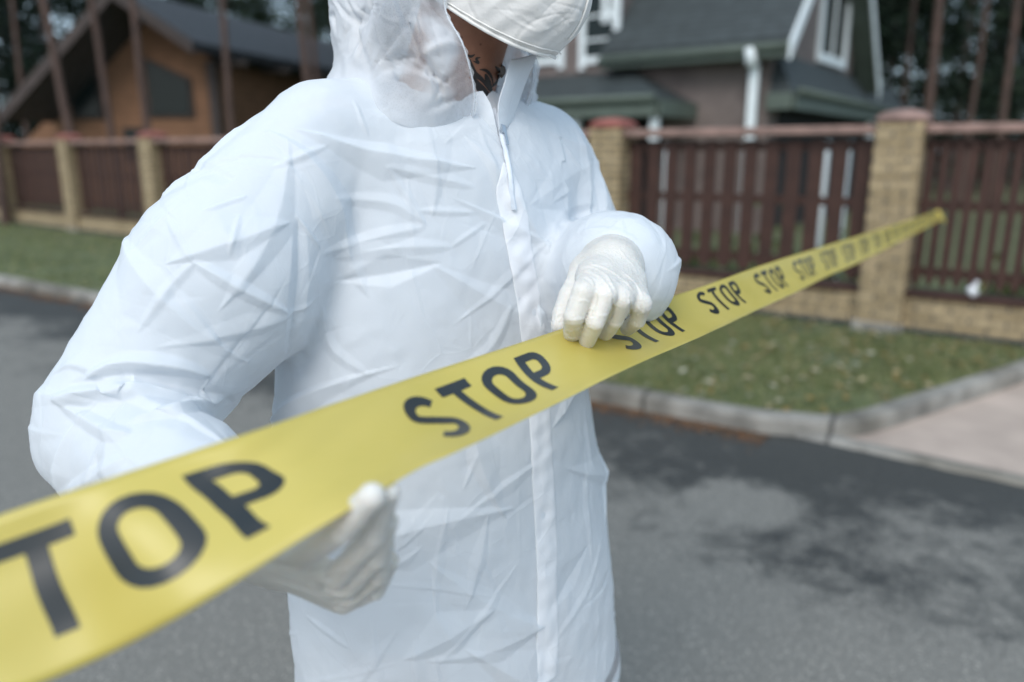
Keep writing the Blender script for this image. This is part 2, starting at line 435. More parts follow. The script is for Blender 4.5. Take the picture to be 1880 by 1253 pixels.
def simulate(o, pin, shr, frames=25, shrink=-.08, stiff=15, bend=.5, pinst=.5, grav=.3, quality=5, mass=.15, seed=1, jit=.001):
    """drape the cloth: its fabric is a little larger than its form, so it buckles into folds"""
    r_ = np.random.default_rng(seed); co = get_co(o)
    o.data.vertices.foreach_set('co', (co + r_.normal(0, jit, co.shape)).astype(np.float32).ravel()); o.data.update()
    for nm, wt in (('pin', pin), ('shrink', shr)):
        vg = o.vertex_groups.new(name=nm); q = np.round(wt * 20) / 20
        for wv in np.unique(q):
            vg.add(np.where(q == wv)[0].tolist(), float(wv), 'REPLACE')
    c = o.modifiers.new('cloth', 'CLOTH'); s = c.settings
    s.quality = quality; s.mass = mass; s.tension_stiffness = stiff; s.compression_stiffness = stiff; s.shear_stiffness = stiff * .6
    s.bending_model = 'ANGULAR'; s.bending_stiffness = bend; s.tension_damping = 5; s.compression_damping = 5; s.shear_damping = 5; s.bending_damping = .5
    s.air_damping = 3; s.vertex_group_mass = 'pin'; s.pin_stiffness = pinst
    s.vertex_group_shrink = 'shrink'; s.shrink_min = 0; s.shrink_max = shrink
    s.effector_weights.gravity = grav; c.collision_settings.use_collision = False
    c.point_cache.frame_start = 1; c.point_cache.frame_end = frames
    for f in range(1, frames + 1): scene.frame_set(f)
    co = get_co(o, True); o.modifiers.remove(c); o.vertex_groups.clear()
    o.data.vertices.foreach_set('co', co.ravel()); o.data.update(); scene.frame_set(1)
    return co
def apply_subsurf(o, lv=1):
    m = o.modifiers.new('s', 'SUBSURF'); m.levels = lv; m.render_levels = lv
    me = bpy.data.meshes.new_from_object(o.evaluated_get(bpy.context.evaluated_depsgraph_get()))
    o.modifiers.remove(m); old = o.data; nm = old.name; o.data = me; bpy.data.meshes.remove(old); me.name = nm

# ---- head frame
_y, _p = R(62), R(28)
Fh = np.array([math.sin(_y) * math.cos(_p), -math.cos(_y) * math.cos(_p), -math.sin(_p)]); Sh = np.array([math.cos(_y), math.sin(_y), 0]); Uh = np.cross(Fh, Sh)
HC = P(795, -20, .98) + Sh * .075 + Fh * .02 + Uh * .10
def hl(f, s, u): return HC + Fh * f + Sh * s + Uh * u
NECK = P(800, 245, 1.07)
def ell(X, Y, Z, c, r):
    f = (X - c[0]) * Fh[0] + (Y - c[1]) * Fh[1] + (Z - c[2]) * Fh[2]; s = (X - c[0]) * Sh[0] + (Y - c[1]) * Sh[1] + (Z - c[2]) * Sh[2]; u = (X - c[0]) * Uh[0] + (Y - c[1]) * Uh[1] + (Z - c[2]) * Uh[2]
    return (np.sqrt((f / r[0])**2 + (s / r[1])**2 + (u / r[2])**2 + 1e-9) - 1) * min(r)
FOOT_R, FOOT_L = np.array([-.20, .98, .0]), np.array([.06, 1.18, .0])
HIPR, HIPL = np.array([-.17, 1.00, .88]), np.array([.0, 1.11, .88])
def body(X, Y, Z):
    d = ell(X, Y, Z, hl(-.012, 0, .022), (.098, .076, .112))
    for sd in (-1, 1):
        d = smin(d, cone(X, Y, Z, hl(.0, sd * .050, -.045), hl(.070, sd * .012, -.078), .026, .022), .03)
        d = smin(d, cone(X, Y, Z, hl(-.02, sd * .073, -.03), hl(-.025, sd * .078, .02), .008, .012), .006)   # ear
        d = smin(d, ell(X, Y, Z, hl(.078, sd * .032, -.012), (.018, .022, .016)), .02)                       # cheek
        d = smin(d, cone(X, Y, Z, hl(.086, sd * .012, .022), hl(.076, sd * .05, .026), .009, .008), .012)     # brow
        d = -smin(-d, ell(X, Y, Z, hl(.094, sd * .031, .004), (.014, .014, .010)), .010)                      # eye socket
    d = smin(d, ell(X, Y, Z, hl(.035, 0, -.05), (.055, .052, .05)), .02)
    d = smin(d, cone(X, Y, Z, hl(.09, 0, .012), hl(.113, 0, -.030), .007, .012), .010)                        # nose
    for sd in (-1, 1): d = smin(d, ell(X, Y, Z, hl(.104, sd * .010, -.034), (.010, .008, .007)), .006)
    d = smin(d, ell(X, Y, Z, hl(.088, 0, -.062), (.012, .024, .008)), .006)                                    # lips
    d = smin(d, ell(X, Y, Z, hl(.087, 0, -.076), (.010, .020, .007)), .006)
    d = smin(d, cone(X, Y, Z, hl(-.02, 0, -.05), NECK, .058, .064), .025)
    # trunk, arms and legs under the coverall
    cx, a = torso_profile(Z); a = a * .80; b = a * .62
    u = (X - cx) * AX_U[0] + (Y - BD) * AX_U[1]; v = (X - cx) * AX_F[0] + (Y - BD) * AX_F[1]
    tr = (np.sqrt((u / a)**2 + (v / b)**2 + 1e-9) - 1) * b
    tr = np.maximum(tr, .84 - Z); tr = np.maximum(tr, Z - 1.44)
    d = smin(d, tr, .04)
    d = smin(d, cone(X, Y, Z, NECK, SHR, .055, .052), .03); d = smin(d, cone(X, Y, Z, NECK, SHL, .055, .052), .03)
    d = smin(d, chain(X, Y, Z, [SHR, ELR, WRR + (WRR - ELR) * .05], [.050, .042, .026]), .02)
    d = smin(d, chain(X, Y, Z, [SHL, ELL, WRL], [.050, .042, .026]), .02)
    for hp, ft in ((HIPR, FOOT_R), (HIPL, FOOT_L)):
        kn = (hp + ft) / 2 + AX_F * .03; kn[2] = .49; an = ft.copy(); an[2] = .09
        d = smin(d, chain(X, Y, Z, [hp, kn, an], [.088, .058, .040]), .03)
        d = smin(d, cone(X, Y, Z, an - (0, 0, .045), ft + AX_F * .15 + (0, 0, .03), .035, .028), .02)
    return d
h = .009
lo = np.array([-.60, .50, -.01]); hi = np.array([.24, 1.40, 1.90])
X, Y, Z = grid(lo, hi, h)
V, Q = surface_nets(body(X, Y, Z), lo, h); del X, Y, Z
person = link('person', mesh('person', V, Q), M['skin'], smooth=True)
sm = person.modifiers.new('s', 'SMOOTH'); sm.factor = .5; sm.iterations = 2
tag(person, 'person in white hooded coverall, mask and latex gloves, head bowed, holding the yellow tape', 'person')
for sd in (-1, 1):
    bm = bmesh.new(); bmesh.ops.create_uvsphere(bm, u_segments=20, v_segments=12, radius=.0118, matrix=Matrix.Translation(hl(.0745, sd * .031, .004)))
    me = bpy.data.meshes.new('eye'); bm.to_mesh(me); bm.free(); link('eye', me, M['eye'], person, True)
    bm = bmesh.new(); bmesh.ops.create_uvsphere(bm, u_segments=16, v_segments=10, radius=.0060, matrix=Matrix.Translation(hl(.0810, sd * .031, .003)))
    me = bpy.data.meshes.new('iris'); bm.to_mesh(me); bm.free(); link('iris', me, M['hair'], person, True)
print('body', time.time() - T0)

# clothes worn under the coverall
def under(X, Y, Z):
    cx, a = torso_profile(Z); a = a * .84; b = a * .64
    u = (X - cx) * AX_U[0] + (Y - BD) * AX_U[1]; v = (X - cx) * AX_F[0] + (Y - BD) * AX_F[1]
    d = (np.sqrt((u / a)**2 + (v / b)**2 + 1e-9) - 1) * b; d = np.maximum(d, .80 - Z); d = np.maximum(d, Z - 1.45)
    d = smin(d, cone(X, Y, Z, P(790, 250, 1.06), SHR, .06, .060), .03); d = smin(d, cone(X, Y, Z, P(790, 250, 1.06), SHL, .06, .058), .03)
    d = smin(d, chain(X, Y, Z, [SHR, ELR, WRR], [.058, .050, .032]), .02); d = smin(d, chain(X, Y, Z, [SHL, ELL, WRL], [.056, .050, .030]), .02)
    return np.maximum(d, Z - 1.50)
h = .011; lo = np.array([-.60, .50, .78]); hi = np.array([.36, 1.40, 1.62]); X, Y, Z = grid(lo, hi, h)
V, Q = surface_nets(under(X, Y, Z), lo, h); link('sweater', mesh('sweater', V, Q), M['under'], person, True)
# ---- coverall
h = .0155
lo = np.array([-.66, .42, .60]); hi = np.array([.42, 1.45, 1.64])
X, Y, Z = grid(lo, hi, h); V, Q = surface_nets(garment(X, Y, Z), lo, h)
dR = (WRR - P(330, 880, .69)); dR /= np.linalg.norm(dR); dL = (WRL - P(1118, 502, 1.0)); dL /= np.linalg.norm(dL)
aR = (V - WRR) @ dR; aL = (V - WRL) @ dL
nR = np.linalg.norm(V - WRR, axis=1) < .09; nL = np.linalg.norm(V - WRL, axis=1) < .027
nk = np.linalg.norm((V - P(790, 215, 1.06))[:, :2], axis=1) < .085
zneck = P(790, 196, 1.06)[2]
keep = ~((aR > .004) & nR) & ~((aL > .004) & nL) & ~(nk & (V[:, 2] > zneck)) & (V[:, 2] > .645)
V, Q = cut(V, Q, keep)
def weights(V, lo_, sc=1):
    aR = (V - WRR) @ dR; aL = (V - WRL) @ dL
    pin = np.full(len(V), lo_)
    nR = np.linalg.norm(V - WRR, axis=1); nL = np.linalg.norm(V - WRL, axis=1)
    pin = np.maximum(pin, np.clip(1.6 - nR / .05, 0, 1)); pin = np.maximum(pin, np.clip(1.7 - nL / .05, 0, 1))
    pin = np.maximum(pin, np.clip((V[:, 2] - zneck + .05) / .04, 0, 1)); pin = np.maximum(pin, np.clip((.70 - V[:, 2]) / .04, 0, 1))
    cx, a = torso_profile(V[:, 2])
    dt = np.hypot(V[:, 0] - cx, V[:, 1] - BD)
    arm = np.clip((dt - a * .85) / .08, 0, 1)
    shr = .30 + .70 * arm
    shr = np.maximum(shr, np.clip((V[:, 2] - 1.10) / .12, 0, 1) * .62)
    # the breast-bone line stays calmer, the zip stiffens it
    f = (V[:, 0] - cx) * AX_F[0] + (V[:, 1] - BD) * AX_F[1]; u = (V[:, 0] - cx) * AX_U[0] + (V[:, 1] - BD) * AX_U[1]
    z_ = (f > 0) & (np.abs(u) < .03); shr[z_] *= .5
    return pin, shr
cov = link('coverall', mesh('coverall', V, Q), M['suit'], person, True)
pin, shr = weights(V, .24)
simulate(cov, pin, shr, frames=36, shrink=-.15, bend=2.2, pinst=.06, stiff=30, quality=7, grav=.12)
print('sim1', time.time() - T0)
apply_subsurf(cov, 1)
V2 = get_co(cov); pin, shr = weights(V2, .45)
simulate(cov, pin, np.clip(shr * 1.1, .35, 1), frames=12, shrink=-.035, bend=.30, pinst=.8, stiff=25, quality=5, grav=0, seed=5, jit=.0006)
print('sim2', time.time() - T0)
sm_ = cov.modifiers.new('s', 'SMOOTH'); sm_.factor = .5; sm_.iterations = 3      # take out snags of the draping
co_ = get_co(cov, True); cov.modifiers.remove(sm_); cov.data.vertices.foreach_set('co', co_.ravel()); cov.data.update()
apply_subsurf(cov, 1)
def creases(o, n, amp, seed, wid=(.008, .028), ln=(.03, .12), zlim=.66, body=True, hold=None):
    """press sharp, tapering fold lines into the fabric"""
    r_ = np.random.default_rng(seed); co = get_co(o).astype(np.float64); me = o.data
    nn_ = np.empty(len(co) * 3, np.float32); me.vertices.foreach_get('normal', nn_); nn_ = nn_.reshape(-1, 3).astype(np.float64)
    D = np.zeros(len(co)); ok = np.where(co[:, 2] > zlim)[0]
    for _ in range(n):
        i = ok[r_.integers(len(ok))]
        if body and co[i, 2] < 1.12 and co[i, 1] > .93 and r_.random() < .72: continue
        c, nv_ = co[i], nn_[i]; a = r_.normal(0, 1, 3); t = a - nv_ * (a @ nv_); t /= np.linalg.norm(t); b = np.cross(nv_, t)
        L = r_.uniform(*ln); w_ = r_.uniform(*wid) * (.6 + L * 5 if body else 1); A = amp * r_.uniform(.4, 1.0) * r_.choice([1, 1, -.7]) * (min(1, w_ / .02) if body else 1)
        d = co - c; k = np.where((np.abs(d) < L * 1.1).all(1))[0]; d = d[k]
        l = d @ t; x = d @ b + r_.normal(0, 2 if body else 14) * l * l * .5; g = nn_[k] @ nv_ > .35
        ww = w_ * np.clip(1 - np.abs(l) / L, 0.02, 1); sk = r_.uniform(.24, .75); ww2 = np.where(x > 0, ww, ww * sk)
        D[k] += g * A * np.clip(1 - np.abs(x) / ww2, 0, 1) * np.clip(1 - np.abs(l) / L, 0, 1)**.7
    if body: D *= 1 - np.clip(weights(co, 0)[0], 0, 1)
    if hold is not None: D *= hold
    me.vertices.foreach_set('co', (co + nn_ * D[:, None]).astype(np.float32).ravel()); me.update()
apply_subsurf(cov, 1)
creases(cov, 105, .0090, 10, (.018, .045), (.06, .17)); creases(cov, 240, .0038, 11, (.007, .018), (.03, .11)); creases(cov, 620, .0016, 12, (.0018, .004), (.03, .13))
cov.data.shade_smooth()
FOLDS = [([(709, 306), (871, 343)], .005, .016), ([(709, 306), (745, 356), (781, 413)], .005, .014), ([(781, 416), (690, 438), (592, 466)], .007, .020), ([(616, 473), (720, 456), (829, 453)], .005, .012),
 ([(614, 365), (720, 374), (781, 413)], .005, .014), ([(829, 453), (893, 409)], .004, .012), ([(768, 387), (873, 391)], .004, .010), ([(544, 396), (588, 457)], .006, .012), ([(500, 308), (601, 268)], .006, .016),
 ([(649, 181), (676, 251)], .004, .012), ([(253, 610), (310, 530), (359, 480)], .007, .016), ([(320, 528), (406, 638)], .006, .014),
 ([(354, 480), (440, 530), (531, 576)], .008, .020), ([(306, 400), (354, 485)], .005, .012), ([(368, 390), (454, 360)], .006, .014), ([(440, 395), (420, 470)], .005, .012),
 ([(150, 700), (224, 668), (323, 672), (385, 692)], .013, .020), ([(95, 735), (160, 722), (258, 714), (375, 742)], .014, .020), ([(240, 775), (330, 752), (417, 732)], .009, .014), ([(104, 737), (198, 793), (240, 795)], .008, .014),
 ([(230, 840), (115, 915)], .007, .014), ([(130, 705), (230, 700), (350, 712), (430, 740)], -.009, .013),
 ([(548, 400), (552, 480), (550, 530), (542, 590), (528, 650)], -.010, .014), ([(590, 560), (610, 640), (680, 690)], .005, .014), ([(940, 560), (900, 640), (830, 690)], .004, .010), ([(1030, 260), (1075, 320)], .004, .010),
 ([(1095, 380), (1050, 400), (1020, 440)], -.008, .012), ([(1050, 432), (1110, 422), (1170, 440)], .005, .012), ([(560, 1130), (640, 1190)], .004, .012), ([(880, 830), (850, 900)], .003, .008), ([(1010, 1190), (1080, 1080), (1110, 960)], .003, .010)]
def press_folds(o, folds=None, ns_=140):
    bv = BVHTree.FromPolygons([v.co.copy() for v in o.data.vertices], [p.vertices[:] for p in o.data.polygons]); co = get_co(o).astype(np.float64)
    nn_ = np.empty(len(co) * 3, np.float32); o.data.vertices.foreach_get('normal', nn_); nn_ = nn_.reshape(-1, 3).astype(np.float64); D = np.zeros(len(co)); oc = Vector((0, 0, CAMZ))
    for path, amp, w_ in (folds or FOLDS):
        pp, pn = [], []
        for x, y in bezier_smooth(path, ns_):
            h_ = bv.ray_cast(oc, (Vector(P(x, y, 1.0)) - oc).normalized())
            if h_[0] is not None: pp.append(h_[0]); pn.append(h_[1])
        if len(pp) < 4: continue
        pp = np.array(pp); pn = np.array(pn); m = len(pp)
        L_ = np.linalg.norm(np.diff(pp, axis=0), axis=1).sum(); sc_ = min(1, L_ * .085 / w_) if folds is None else 1; w_ = w_ * sc_; amp = amp * sc_**.5 * (.62 if folds is None and amp < .0075 else 1)
        for _ in range(60 if folds is None else 10): pp[1:-1] = (pp[:-2] + pp[1:-1] * 2 + pp[2:]) / 4; pn[1:-1] = (pn[:-2] + pn[1:-1] * 2 + pn[2:]) / 4
        k = np.where(((co > pp.min(0) - w_ * 2) & (co < pp.max(0) + w_ * 2)).all(1))[0]
        dd = np.linalg.norm(co[k][:, None] - pp[None], axis=2); j = dd.argmin(1); d = dd[np.arange(len(k)), j]; tp = np.sin(np.pi * (j + .7) / (m + .4))**.6
        g = (nn_[k] * pn[j]).sum(1) > .1; D[k] += g * amp * np.clip(1 - d / (w_ * (.12 + .88 * tp)), 0, 1) * tp
    o.data.vertices.foreach_set('co', (co + nn_ * D[:, None]).astype(np.float32).ravel()); o.data.update()
from mathutils.bvhtree import BVHTree
press_folds(cov)
# legs of the coverall, gathered over shoe covers
def trous(X, Y, Z):
    cx, a = torso_profile(Z); a = a * 1.025; b = a * .68
    u = (X - cx) * AX_U[0] + (Y - BD) * AX_U[1]; v = (X - cx) * AX_F[0] + (Y - BD) * AX_F[1]
    d = (np.sqrt((u / a)**2 + (v / b)**2 + 1e-9) - 1) * b
    d = np.maximum(d, .60 - Z)
    for hp, ft in ((HIPR, FOOT_R), (HIPL, FOOT_L)):
        q = hp.copy(); q[2] = .66; kn = (q + ft) / 2; kn[2] = .40; an = ft.copy(); an[2] = .10
        d = smin(d, chain(X, Y, Z, [q, kn, an], [.135, .110, .072]), .03)
    d = d + .006 * np.sin(Z * 70 + 9 * np.sin(X * 11) + 6 * Y) * np.clip((.5 - Z) / .3, 0, 1)
    return d
h = .014; lo = np.array([-.48, .72, .05]); hi = np.array([.32, 1.42, .70])
X, Y, Z = grid(lo, hi, h); V, Q = surface_nets(trous(X, Y, Z), lo, h); V, Q = cut(V, Q, (V[:, 2] < .655))
link('trouser_legs', mesh('trouser_legs', V, Q), M['suit'], cov, True)
for ft in (FOOT_R, FOOT_L):
    h = .007; lo = ft - np.array([.16, .20, .0]) ; hi = ft + np.array([.22, .16, .2]); lo[2] = .0
    X, Y, Z = grid(lo, hi, h)
    d = smin(cone(X, Y, Z, ft + (0, 0, .05), ft + (0, 0, .14), .052, .06), cone(X, Y, Z, ft + (0, 0, .045), ft + AX_F * .17 + (0, 0, .038), .048, .042), .03)
    d = np.maximum(d, .006 - Z)
    V, Q = surface_nets(d, lo, h); link('shoe_cover', mesh('shoe_cover', V, Q), M['suit'], person, True)

# ---- gloves
def fingers(X, Y, Z, F, k=.0022):
    d = None
    for pts, rad in F:
        c = chain(X, Y, Z, pts, rad, .004)
        d = c if d is None else smin(d, c, k)
    return d
def glove(name, F, palm, lo, hi, h=.0013, kp=.015, gf=None):
    X, Y, Z = grid(lo, hi, h)
    dp = None
    for a, b, ra, rb in palm:
        c = cone(X, Y, Z, a, b, ra, rb); dp = c if dp is None else smin(dp, c, .016)
    fs = None
    for pts, rad in F:
        c = chain(X, Y, Z, pts, rad, .0012)
        c = smin(c, dp, kp)
        fs = c if fs is None else smin(fs, c, .0012)
    V, Q = surface_nets(fs, lo, h)
    o = link(name, mesh(name, V, Q), M['glove'], person, True)
    creases(o, 240, .0011, len(name) + int(abs(lo[0]) * 999), (.0014, .003), (.008, .028), -9, False)
    if gf: press_folds(o, gf)
    s = o.modifiers.new('s', 'SMOOTH'); s.factor = .35; s.iterations = 1
    return o
# his left hand (right in the picture): fingers over the tape, thumb behind it
LF = [([P(1085, 508, .800), P(1070, 538, .742), P(1054, 582, .738), P(1050, 612, .762)], [.0115, .0112, .0102, .0090]),
      ([P(1112, 508, .805), P(1110, 545, .742), P(1092, 592, .738), P(1078, 626, .760)], [.0112, .0106, .0096, .0086]),
      ([P(1138, 514, .815), P(1142, 552, .752), P(1128, 588, .765), P(1112, 612, .785)], [.0108, .0100, .0092, .0082]),
      ([P(1160, 524, .825), P(1180, 560, .770), P(1170, 588, .785), P(1152, 604, .812)], [.0100, .0096, .0088, .0078]),
      ([P(1075, 500, .850), P(1046, 545, .815), P(1034, 578, .800), P(1028, 598, .795)], [.0140, .0125, .0115, .0100])]
wl = WRL + dL * .0
LPALM = [(WRL - dL * .03, WRL + dL * .03, .041, .031)] + [(wl, F_[0][0], .026, F_[0][0+1] is not None and .0135) for F_ in LF[:4]] + [(wl, LF[4][0][0], .026, .016)] + [((LF[i][0][0] + LF[i+1][0][0]) / 2, ((LF[i][0][0] + LF[i+1][0][0]) * .22 + (LF[i][0][1] + LF[i+1][0][1]) * .78) / 2, .0135, .0118) for i in range(3)]
lo = np.array([min(p[0] for F_ in LF for p in F_[0]), .70, 0]); 
allp = np.array([p for F_ in LF for p in F_[0]] + [WRL - dL * .05])
GFL = [([(1053, 516), (1070, 508), (1086, 517), (1094, 540)], .0016, .0022), ([(1053, 509), (1075, 498), (1100, 510), (1118, 530), (1126, 550)], .0022, .0028), ([(1056, 501), (1080, 490), (1110, 504), (1128, 532), (1136, 556)], .0018, .0026),
       ([(1060, 492), (1100, 488), (1148, 518), (1166, 542)], .0016, .0026), ([(1140, 496), (1165, 520), (1182, 546)], .0016, .0024), ([(1055, 523), (1068, 515), (1080, 523)], .0012, .0018), ([(1096, 540), (1092, 560), (1083, 580)], -.0022, .0026),
       ([(1126, 545), (1123, 575), (1108, 606)], -.0022, .0026), ([(1158, 545), (1157, 575), (1143, 600)], -.0022, .0026), ([(1060, 555), (1072, 552), (1084, 558)], .0010, .0018), ([(1150, 560), (1160, 552)], .0012, .0018)]
glove('glove', LF, LPALM, allp.min(0) - .055, allp.max(0) + .055, gf=GFL)
# his right hand (left in the picture): closed round the lower edge of the tape
RF = [([P(470, 990, .545), P(556, 1016, .492), P(628, 970, .458), P(683, 912, .441)], [.0135, .0112, .0104, .0088]),
      ([P(475, 1005, .555), P(618, 1058, .508), P(684, 985, .480), P(714, 906, .463)], [.0105, .0094, .0088, .0076]),
      ([P(478, 1020, .568), P(634, 1080, .524), P(690, 1022, .500), P(712, 958, .486)], [.0102, .0092, .0085, .0074]),
      ([P(488, 1032, .580), P(642, 1096, .542), P(692, 1058, .522), P(707, 1003, .508)], [.0100, .0090, .0082, .0072]),
      ([P(503, 1042, .592), P(632, 1108, .560), P(690, 1082, .545), P(717, 1030, .534)], [.0092, .0085, .0078, .0069])]
dRh = P(480, 1000, .60) - WRR
RPALM = [(WRR - dR * .04, WRR + dR * .02, .040, .030)] + [(WRR, F_[0][0], .025, .0130) for F_ in RF] + [((RF[i][0][0] + RF[i+1][0][0]) / 2, ((RF[i][0][0] + RF[i+1][0][0]) * .25 + (RF[i][0][1] + RF[i+1][0][1]) * .75) / 2, .0112, .0098) for i in (1, 2, 3)]
allp = np.array([p for F_ in RF for p in F_[0]] + [WRR - dR * .05])
GFR = [([(500, 1050), (560, 1070), (620, 1092), (660, 1090)], .0016, .0026), ([(490, 1060), (560, 1085), (630, 1108)], .0014, .0024), ([(520, 1035), (580, 1052), (640, 1045), (680, 1000)], .0016, .0026), ([(620, 1110), (650, 1100), (680, 1070)], -.002, .0024)]
glove('glove', RF, RPALM, allp.min(0) - .045, allp.max(0) + .045, gf=GFR)
print('gloves', time.time() - T0)

# ---- mask
mu, mv = 44, 20
vs = []
for i in range(mu):
    a = -1 + 2 * i / (mu - 1); th = a * R(98)
    for j in range(mv):
        v = j / (mv - 1)
        bul = math.sin(math.pi * min(1, v * .9 + .1)) * .012
        fr = .116 + bul + .010 * (1 - abs(a)) * math.sin(v * math.pi)
        f = math.cos(th) * fr - (.015 if abs(a) > .8 else 0) * (abs(a) - .8) * 5
        s = math.sin(th) * (.083 + bul * .5)
        ub = -.108 + .004 * a * a - .005 * math.sin(abs(a) * math.pi)
        ut = -.004 - .055 * abs(a)**1.3 + .02 * (1 - abs(a))**2
        u = ub + (ut - ub) * v
        wr = .0020 * math.sin(a * 21 + v * 8) * math.sin(v * 3.1) + .0014 * math.sin(a * 44 - v * 12 + 2 * math.sin(a * 9))
        n = np.array([f, s]) / max(1e-6, math.hypot(f, s))
        vs.append(hl(f + n[0] * wr, s + n[1] * wr, u))
fq = [(i * mv + j, i * mv + j + 1, (i + 1) * mv + j + 1, (i + 1) * mv + j) for i in range(mu - 1) for j in range(mv - 1)]
mask = link('face_mask', mesh('face_mask', vs, fq), M['mask'], person, True)
apply_subsurf(mask, 2); mask.data.shade_smooth(); creases(mask, 46, .0013, 31, (.003, .008), (.03, .09), -9, False)
def tube(name, pts, r, mat, parent, n=8, smooth=True):
    pts = np.asarray(pts, float); m = len(pts); rr = np.broadcast_to(r, (m,)); vs = []
    tg = np.gradient(pts, axis=0); tg /= np.linalg.norm(tg, axis=1)[:, None]
    up = np.array([0, 0, 1.0]) if abs(tg[0][2]) < .9 else np.array([1.0, 0, 0])
    for i in range(m):
        a = np.cross(tg[i], up); a /= np.linalg.norm(a); b = np.cross(tg[i], a); up = -b if False else up
        for k in range(n):
            q = 2 * math.pi * k / n; vs.append(pts[i] + rr[i] * (math.cos(q) * a + math.sin(q) * b))
    fs = [(i * n + k, i * n + (k + 1) % n, (i + 1) * n + (k + 1) % n, (i + 1) * n + k) for i in range(m - 1) for k in range(n)]
    fs += [tuple(range(n))[::-1], tuple((m - 1) * n + k for k in range(n))]
    return link(name, mesh(name, vs, fs), mat, parent, smooth)
mvs = np.array(vs).reshape(mu, mv, 3)
cm = mvs.mean((0, 1)); out = lambda p: p + (p - cm) / np.linalg.norm(p - cm) * .0012
tube('mask_rim', [out(p) for p in mvs[:, 0]], .0021, M['mask_edge'], mask)
tube('mask_rim', [out(p) for p in mvs[:, 1] * .75 + mvs[:, 2] * .25], .0009, M['mask_edge'], mask)
tube('mask_seam', [out(p) for p in ((mvs[mu // 2] + mvs[mu // 2 - 1]) / 2)[4:]], .0014, M['mask_edge'], mask)

# ---- hood
LV = [((.085, -.235, .055), (-.132, -.27), .150), ((.082, -.185, .070), (-.155, -.235), .125), ((.055, -.138, .090), (-.185, -.190), .118), ((.012, -.108, .092), (-.187, -.150), .113),
      ((.000, -.050, .093), (-.170, -.06), .110), ((.020, .030, .094), (-.145, .05), .106), ((.045, .095, .078), (-.09, .12), .088), ((.055, .140, .035), (-.03, .150), .045), ((.05, .152, .004), (.0, .156), .006)]
KL = bezier_smooth([list(a) + list(b) + [c] for a, b, c in LV], 34); na = 56; vs = []
for row in KL:
    ef, eu, se, bf, bu, sx = row
    for j in range(na):
        ph = -math.pi + 2 * math.pi * j / (na - 1); q = math.pi - abs(ph); sd = -1 if ph < 0 else 1   # q=0 at the edges, pi at the back
        c_ = math.cos(q); t = (1 - c_) / 2
        s = (sx * math.sin(q) + se * max(0, c_)) * sd
        vs.append(hl(ef + (bf - ef) * t, s, eu + (bu - eu) * t))
nr = len(KL)
fq = np.array([(i * na + j, i * na + j + 1, (i + 1) * na + j + 1, (i + 1) * na + j) for i in range(nr - 1) for j in range(na - 1)])
hood = link('hood', mesh('hood', vs, fq), M['hood'], person, True)
pin = np.full(nr * na, .30).reshape(nr, na); pin[:, :1] = 1; pin[:, -1:] = 1; pin[0] = 1; pin[-4:] = 1
simulate(hood, pin.ravel(), np.ones(nr * na), frames=30, shrink=-.12, bend=.8, pinst=.06, stiff=25, quality=6, grav=.3, seed=3)
apply_subsurf(hood, 2)
hv = get_co(hood)
hh_ = np.clip((hv @ Uh - (HC - Uh * .22) @ Uh) / .03, 0, 1); creases(hood, 110, .010, 21, (.008, .022), (.03, .11), -9, False, hh_); creases(hood, 260, .0035, 22, (.002, .006), (.02, .07), -9, False, np.clip(hh_ + .3, 0, 1)); hood.data.shade_smooth()
# elastic edge, finely gathered
E_ = np.array([hl(r[0], -r[2], r[1]) for r in KL]); E2 = np.array([hl(r[0], r[2], r[1]) for r in KL])
EE = bezier_smooth(np.concatenate([E_, E2[::-1]]), 420)
gz = np.sin(np.arange(420) * 1.15) * .5 + np.sin(np.arange(420) * .63 + 1) * .5
fw_ = []
for i, p in enumerate(EE):
    fw_ += [p - Fh * .001, p + Fh * (.0030 + .0005 * gz[i]) + Sh * .0016 * gz[i] * (1 if i > 210 else -1), p + Fh * (.0065 + .0008 * gz[i]) - Sh * .0020 * gz[i] * (1 if i > 210 else -1)]
fs = [(3*i + k, 3*i + k + 1, 3*i + k + 4, 3*i + k + 3) for i in range(419) for k in range(2)]
link('elastic_edge', mesh('elastic_edge', fw_, fs), M['hood'], hood, True)
tube('elastic_cord', [p + Fh * .003 for p in EE], .0011, M['suit'], hood, 6)
print('hood', time.time() - T0)

